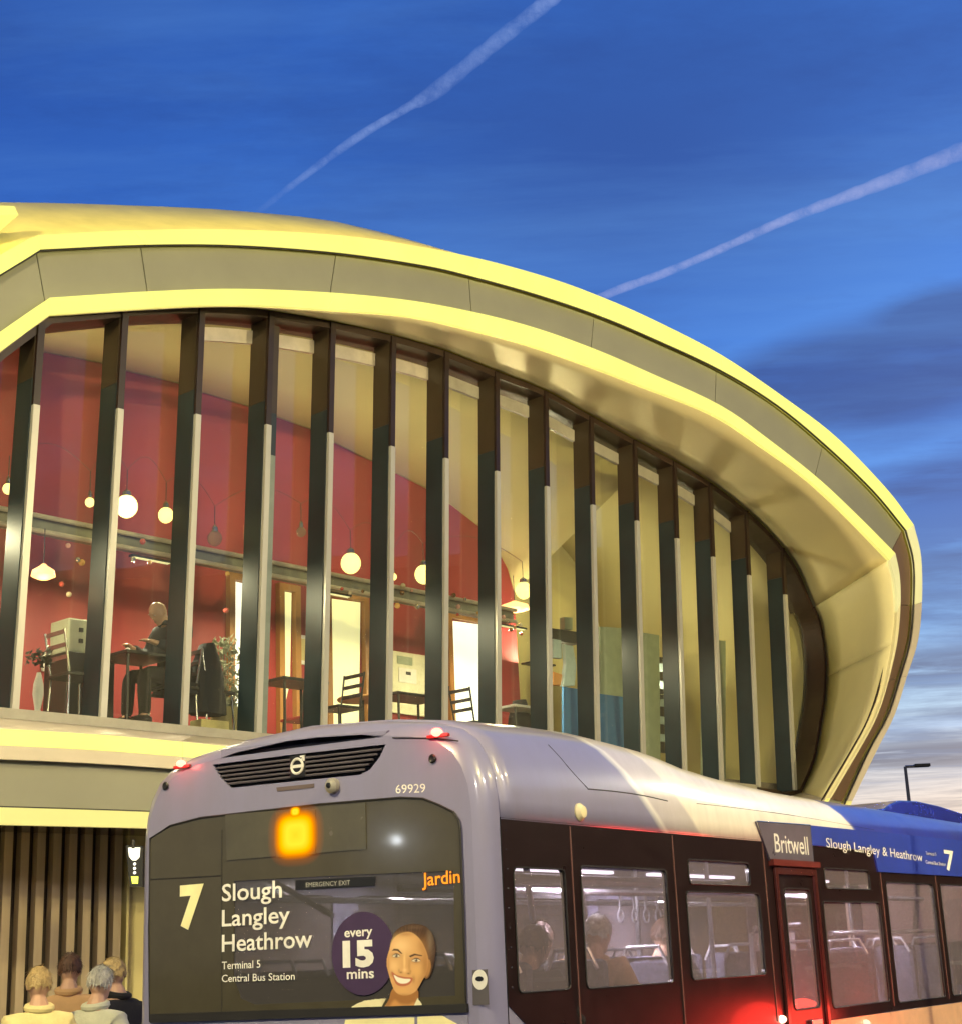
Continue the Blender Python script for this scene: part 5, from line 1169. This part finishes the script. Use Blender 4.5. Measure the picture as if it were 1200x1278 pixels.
# pendant lamps
GP = 'globe lamps hung over the cafe'
def pendant(x, y, o, rad, m, label, lit=0, cord=True):
    c = ipx(x, y, o); r = empty('pendant_lamp', c, 0, label, 'pendant lamp', GP)
    MB().ball(c, rad, 20, 1, 1, 1.08).build('bulb', m, r, smooth=True)
    MB().lathe(c+Z*rad*.95, [(rad*.45, 0), (rad*.4, .05), (.012, .08)], 14).build('cap', 'steel', r)
    MB().tube([c+Z*(rad+.06), c+Z*(rad+.30)], .005, 6).build('cord', 'black', r)
    if lit: point_light('bulb_light', c, lit, (1, .80, .42), rad)
    return r
OPn = -.85
bulbs = [(10,610,.055,'bulb',3,'small lit bulb at the very left edge of the cafe'),(112,627,.05,'bulb',2,'small lit bulb half hidden by a mullion left of the brightest lamp'),(158,632,.12,'bulb_hot',30,'brightest globe lamp, glaring in front of the third mullion'),
 (207,643,.085,'bulb',14,'globe lamp just right of the glaring one'),(268,672,.085,'clear',0,'unlit clear globe lamp right of the glaring pair'),(376,664,.06,'clear',0,'unlit clear globe lamp beside the wide cover plate'),
 (438,703,.125,'bulb',20,'large lit globe lamp above the yellow doorway'),(491,720,.045,'bulb',2,'tiny lit bulb between two large globe lamps'),(529,717,.12,'bulb',18,'large lit globe lamp right of the tiny bulb'),(653,737,.115,'bulb',16,'lit globe lamp above the glowing oval shade')]
cps = []
for x, y, rd, m_, lit, lb in bulbs:
    pendant(x, y, OPn, rd, m_, 'lit '*0+lb, lit); cps.append(ipx(x, y, OPn)+Z*(rd+.30))
cb = MB()
for a_, b_2 in zip(cps[:-1], cps[1:]): cb.tube([a_.lerp(b_2, t)+Z*(.22*math.sin(PI*t)) for t in np.linspace(0, 1, 12)], .0035, 5)
tag(cb.build('festoon_cable', mat('thin_brown_cable', (.16, .06, .05), .5)), 'thin looping cable that carries the globe lamps across the cafe', 'cable')
def shade(x, y, o, w, label, lit):
    c = ipx(x, y, o); r = empty('shade_lamp', c, 0, label, 'shade lamp', 'glowing oval shades')
    MB().lathe(c-Z*.04, [(w*.5, 0), (w, .03), (w*.9, .09), (w*.3, .14), (.02, .16)], 24).build('shade', 'shade_glow', r, smooth=True)
    MB().tube([c+Z*.12, c+Z*.5+D*.0], .006, 6).build('cord', 'black', r); point_light('shade_light', c-Z*.12, lit, (1, .55, .25), .1)
shade(54, 718, -.9, .125, 'glowing orange oval shade at the left of the cafe', 9); shade(642, 760, -1.6, .22, 'glowing cream oval shade by the end of the red wall', 9)
# sparkling decorations under the beam
rn = random.Random(11)
for i, (x, y) in enumerate([(85,681),(97,699),(102,702),(77,729),(86,742),(166,698),(187,702),(284,716),(282,762),(178,676),(427,735),(437,740),(453,738),(503,731),(502,740),(514,737),(521,757),(496,756),(566,743),(572,757),(580,748),(596,765),(628,770),(634,776),(642,783),(650,791),(571,767),(649,780),(637,786)]):
    if i == 0: BC = [('pink', mat('pink_bauble', (.8, .42, .36), .15, coat=1)), ('silver', mat('silver_bauble', (.7, .68, .62), .1, metal=.8)), ('amber', mat('amber_bauble', (.8, .45, .12), .15, coat=1)), ('red', mat('red_bauble', (.6, .10, .08), .15, coat=1)), ('cream', mat('cream_bauble', (.8, .72, .5), .2, coat=1)), ('bronze', mat('bronze_bauble', (.3, .16, .07), .15, metal=.8))]; WC = {}
    c = ipx(x, y, OBm+.15); mb = MB(); mb.ball(c, .022+.018*rn.random(), 10)
    where = 'near the orange oval shade' if x < 120 else ('right of the glaring globe lamp' if x < 200 else ('by the first bright doorway' if x < 300 else ('above the yellow doorway' if x < 470 else ('over the notice board' if x < 540 else ('above the brightest doorway' if x < 610 else 'at the red wall end by the cream shade')))))
    wi = WC.get(where, len(WC)); WC[where] = WC.get(where, len(WC))+1; cn, cm_ = BC[wi % 6]; ob_ = mb.build('bauble', cm_, smooth=True)
    tag(ob_, 'small '+cn+' bauble under the beam, '+where, 'bauble', 'baubles under the cafe beam')
# dark spotlight under the ceiling
c = ipx(709, 656, -2.2); r_ = empty('ceiling_spotlight', c, yD, 'dark wedge shaped spotlight under the cream ceiling', 'spotlight')
MB().prism([ipx(690,657,-2.2), ipx(712,648,-2.2), ipx(716,660,-2.2)], -Nn*.25).build('housing', 'black', r_); MB().tube([ipx(713,655,-2.3), ipx(713,655,-2.3)+Z*.7], .012, 6).build('stem', 'black', r_)
# lights added to brighten the rooms, most of them hidden by the beam
def room_fill_light(u, o, zz, pw, label, up=False, col=(1, .88, .55)):
    c = FI(u, o, zz); r = empty('room_fill_light', c, yD, label, 'ceiling light', 'flat lights that light the rooms')
    hw_ = .12 if up else .035
    MB().box(c, D*.28, Nn*hw_, Z*.014).build('housing', 'black', r, bevel=.005)
    MB().box(c+Z*(.018 if up else -.018), D*.25, Nn*hw_*.8, Z*.003).build('diffuser', 'doorglow', r)
    point_light('room_light', c+Z*(.05 if up else -.05), pw, col, typ='AREA', aim=(0, 0, 1) if up else (0, 0, -1), size=.5, sizey=.25 if up else .06)
for u, o, zz, pw, up, lb in ((-2.5, -1.5, za+.03, 22, True, 'added uplight hidden by the beam at the far left of the cafe'), (.9, -1.5, za+.03, 26, True, 'added uplight hidden by the beam above the bald man'), (3.8, -1.5, za+.03, 26, True, 'added uplight hidden by the beam near the wide cover plate'),
                         (6.6, -1.5, za+.03, 34, True, 'added uplight hidden by the beam near the right end of the red wall'), (10.6, -2.6, 6.0, 75, True, 'uplight on top of the grey partition'), (13.2, -2.3, 5.7, 40, True, 'added uplight at the right end of the office'),
                         (-.6, -1.36, zb-.045, 95, False, 'added downlight tucked under the beam at the left'), (2.4, -1.36, zb-.045, 95, False, 'added downlight tucked under the beam right of the bald man'), (5.2, -1.36, zb-.045, 95, False, 'added downlight tucked under the beam before the yellow doorway'), (8.6, -1.36, zb-.045, 95, False, 'added downlight tucked under the beam near the shirts'), (11.4, -2.9, 5.9, 22, False, 'added downlight above the grey screens')):
    room_fill_light(u, o, zz, pw, lb, up)
# ---- hanging departures sign by the slatted wall
q_ = ray(166, 1080); dpt = 14.7; c = EYE+q_*(dpt/q_.y); r_ = empty('departure_display', c, 0, 'black hanging display with a white and a yellow lit patch beside the bus corner', 'display')
def vp_(px, dd): return [hit(x, y, Vector((0, dd, 0)), Vector((0, 1, 0))) for x, y in px]
MB().prism(vp_([(157,1055),(178,1056),(178,1107),(162,1107)], dpt), (0, .08, 0)).build('housing', 'black', r_)
MB().prism(vp_([(160,1058),(175,1058),(174,1070),(170,1074),(165,1074),(161,1069)], dpt-.005), (0, .004, 0)).build('lit_patch', 'daylight', r_)
for y in (1078.5, 1084, 1089.5): MB().ball(vp_([(168, y)], dpt-.01)[0], .014, 10, 1, .5, 1).build('lit_dot', 'daylight', r_)
MB().prism(vp_([(163.5,1094),(172.5,1094),(172,1103),(165,1103)], dpt-.005), (0, .004, 0)).build('lit_patch', mat('green_yellow_led', (.6, .8, .1), .4, emit=(.85, 1, .1), es=1.6), r_)
MB().tube([c+Z*.15, Vector((c.x, c.y, 2.80))], .015, 6).build('hanger', 'black', r_)
# unseen strip light added to brighten the slats
r_ = empty('added_strip_lamp', FI(-.6, -.12, 2.95), yD, 'added warm strip lamp hidden under the upper floor to light the slats', 'strip lamp')
MB().box(FI(-.6, .08, 2.99), D*1.4, Nn*.04, Z*.02).build('housing', 'white', r_, bevel=.006); MB().box(FI(-.6, .04, 2.985), D*1.35, Nn*.003, Z*.012).build('diffuser', 'doorglow', r_)
lt_ = point_light('slat_fill_light', FI(-.6, .02, 2.96), 95, (1, .76, .42), typ='AREA', size=2.6, sizey=.1)
lt_.rotation_euler = Matrix((D, (Nn*.0+Z*1), D.cross(Z))).transposed().to_euler(); lt_.matrix_world = Matrix.Translation(FI(-.6, .02, 2.96)) @ Matrix((D, (-Nn*.93+Z*.37)*-1 if False else (Nn*.93-Z*.37), D.cross(Nn*.93-Z*.37))).transposed().to_4x4()
#--PART3--
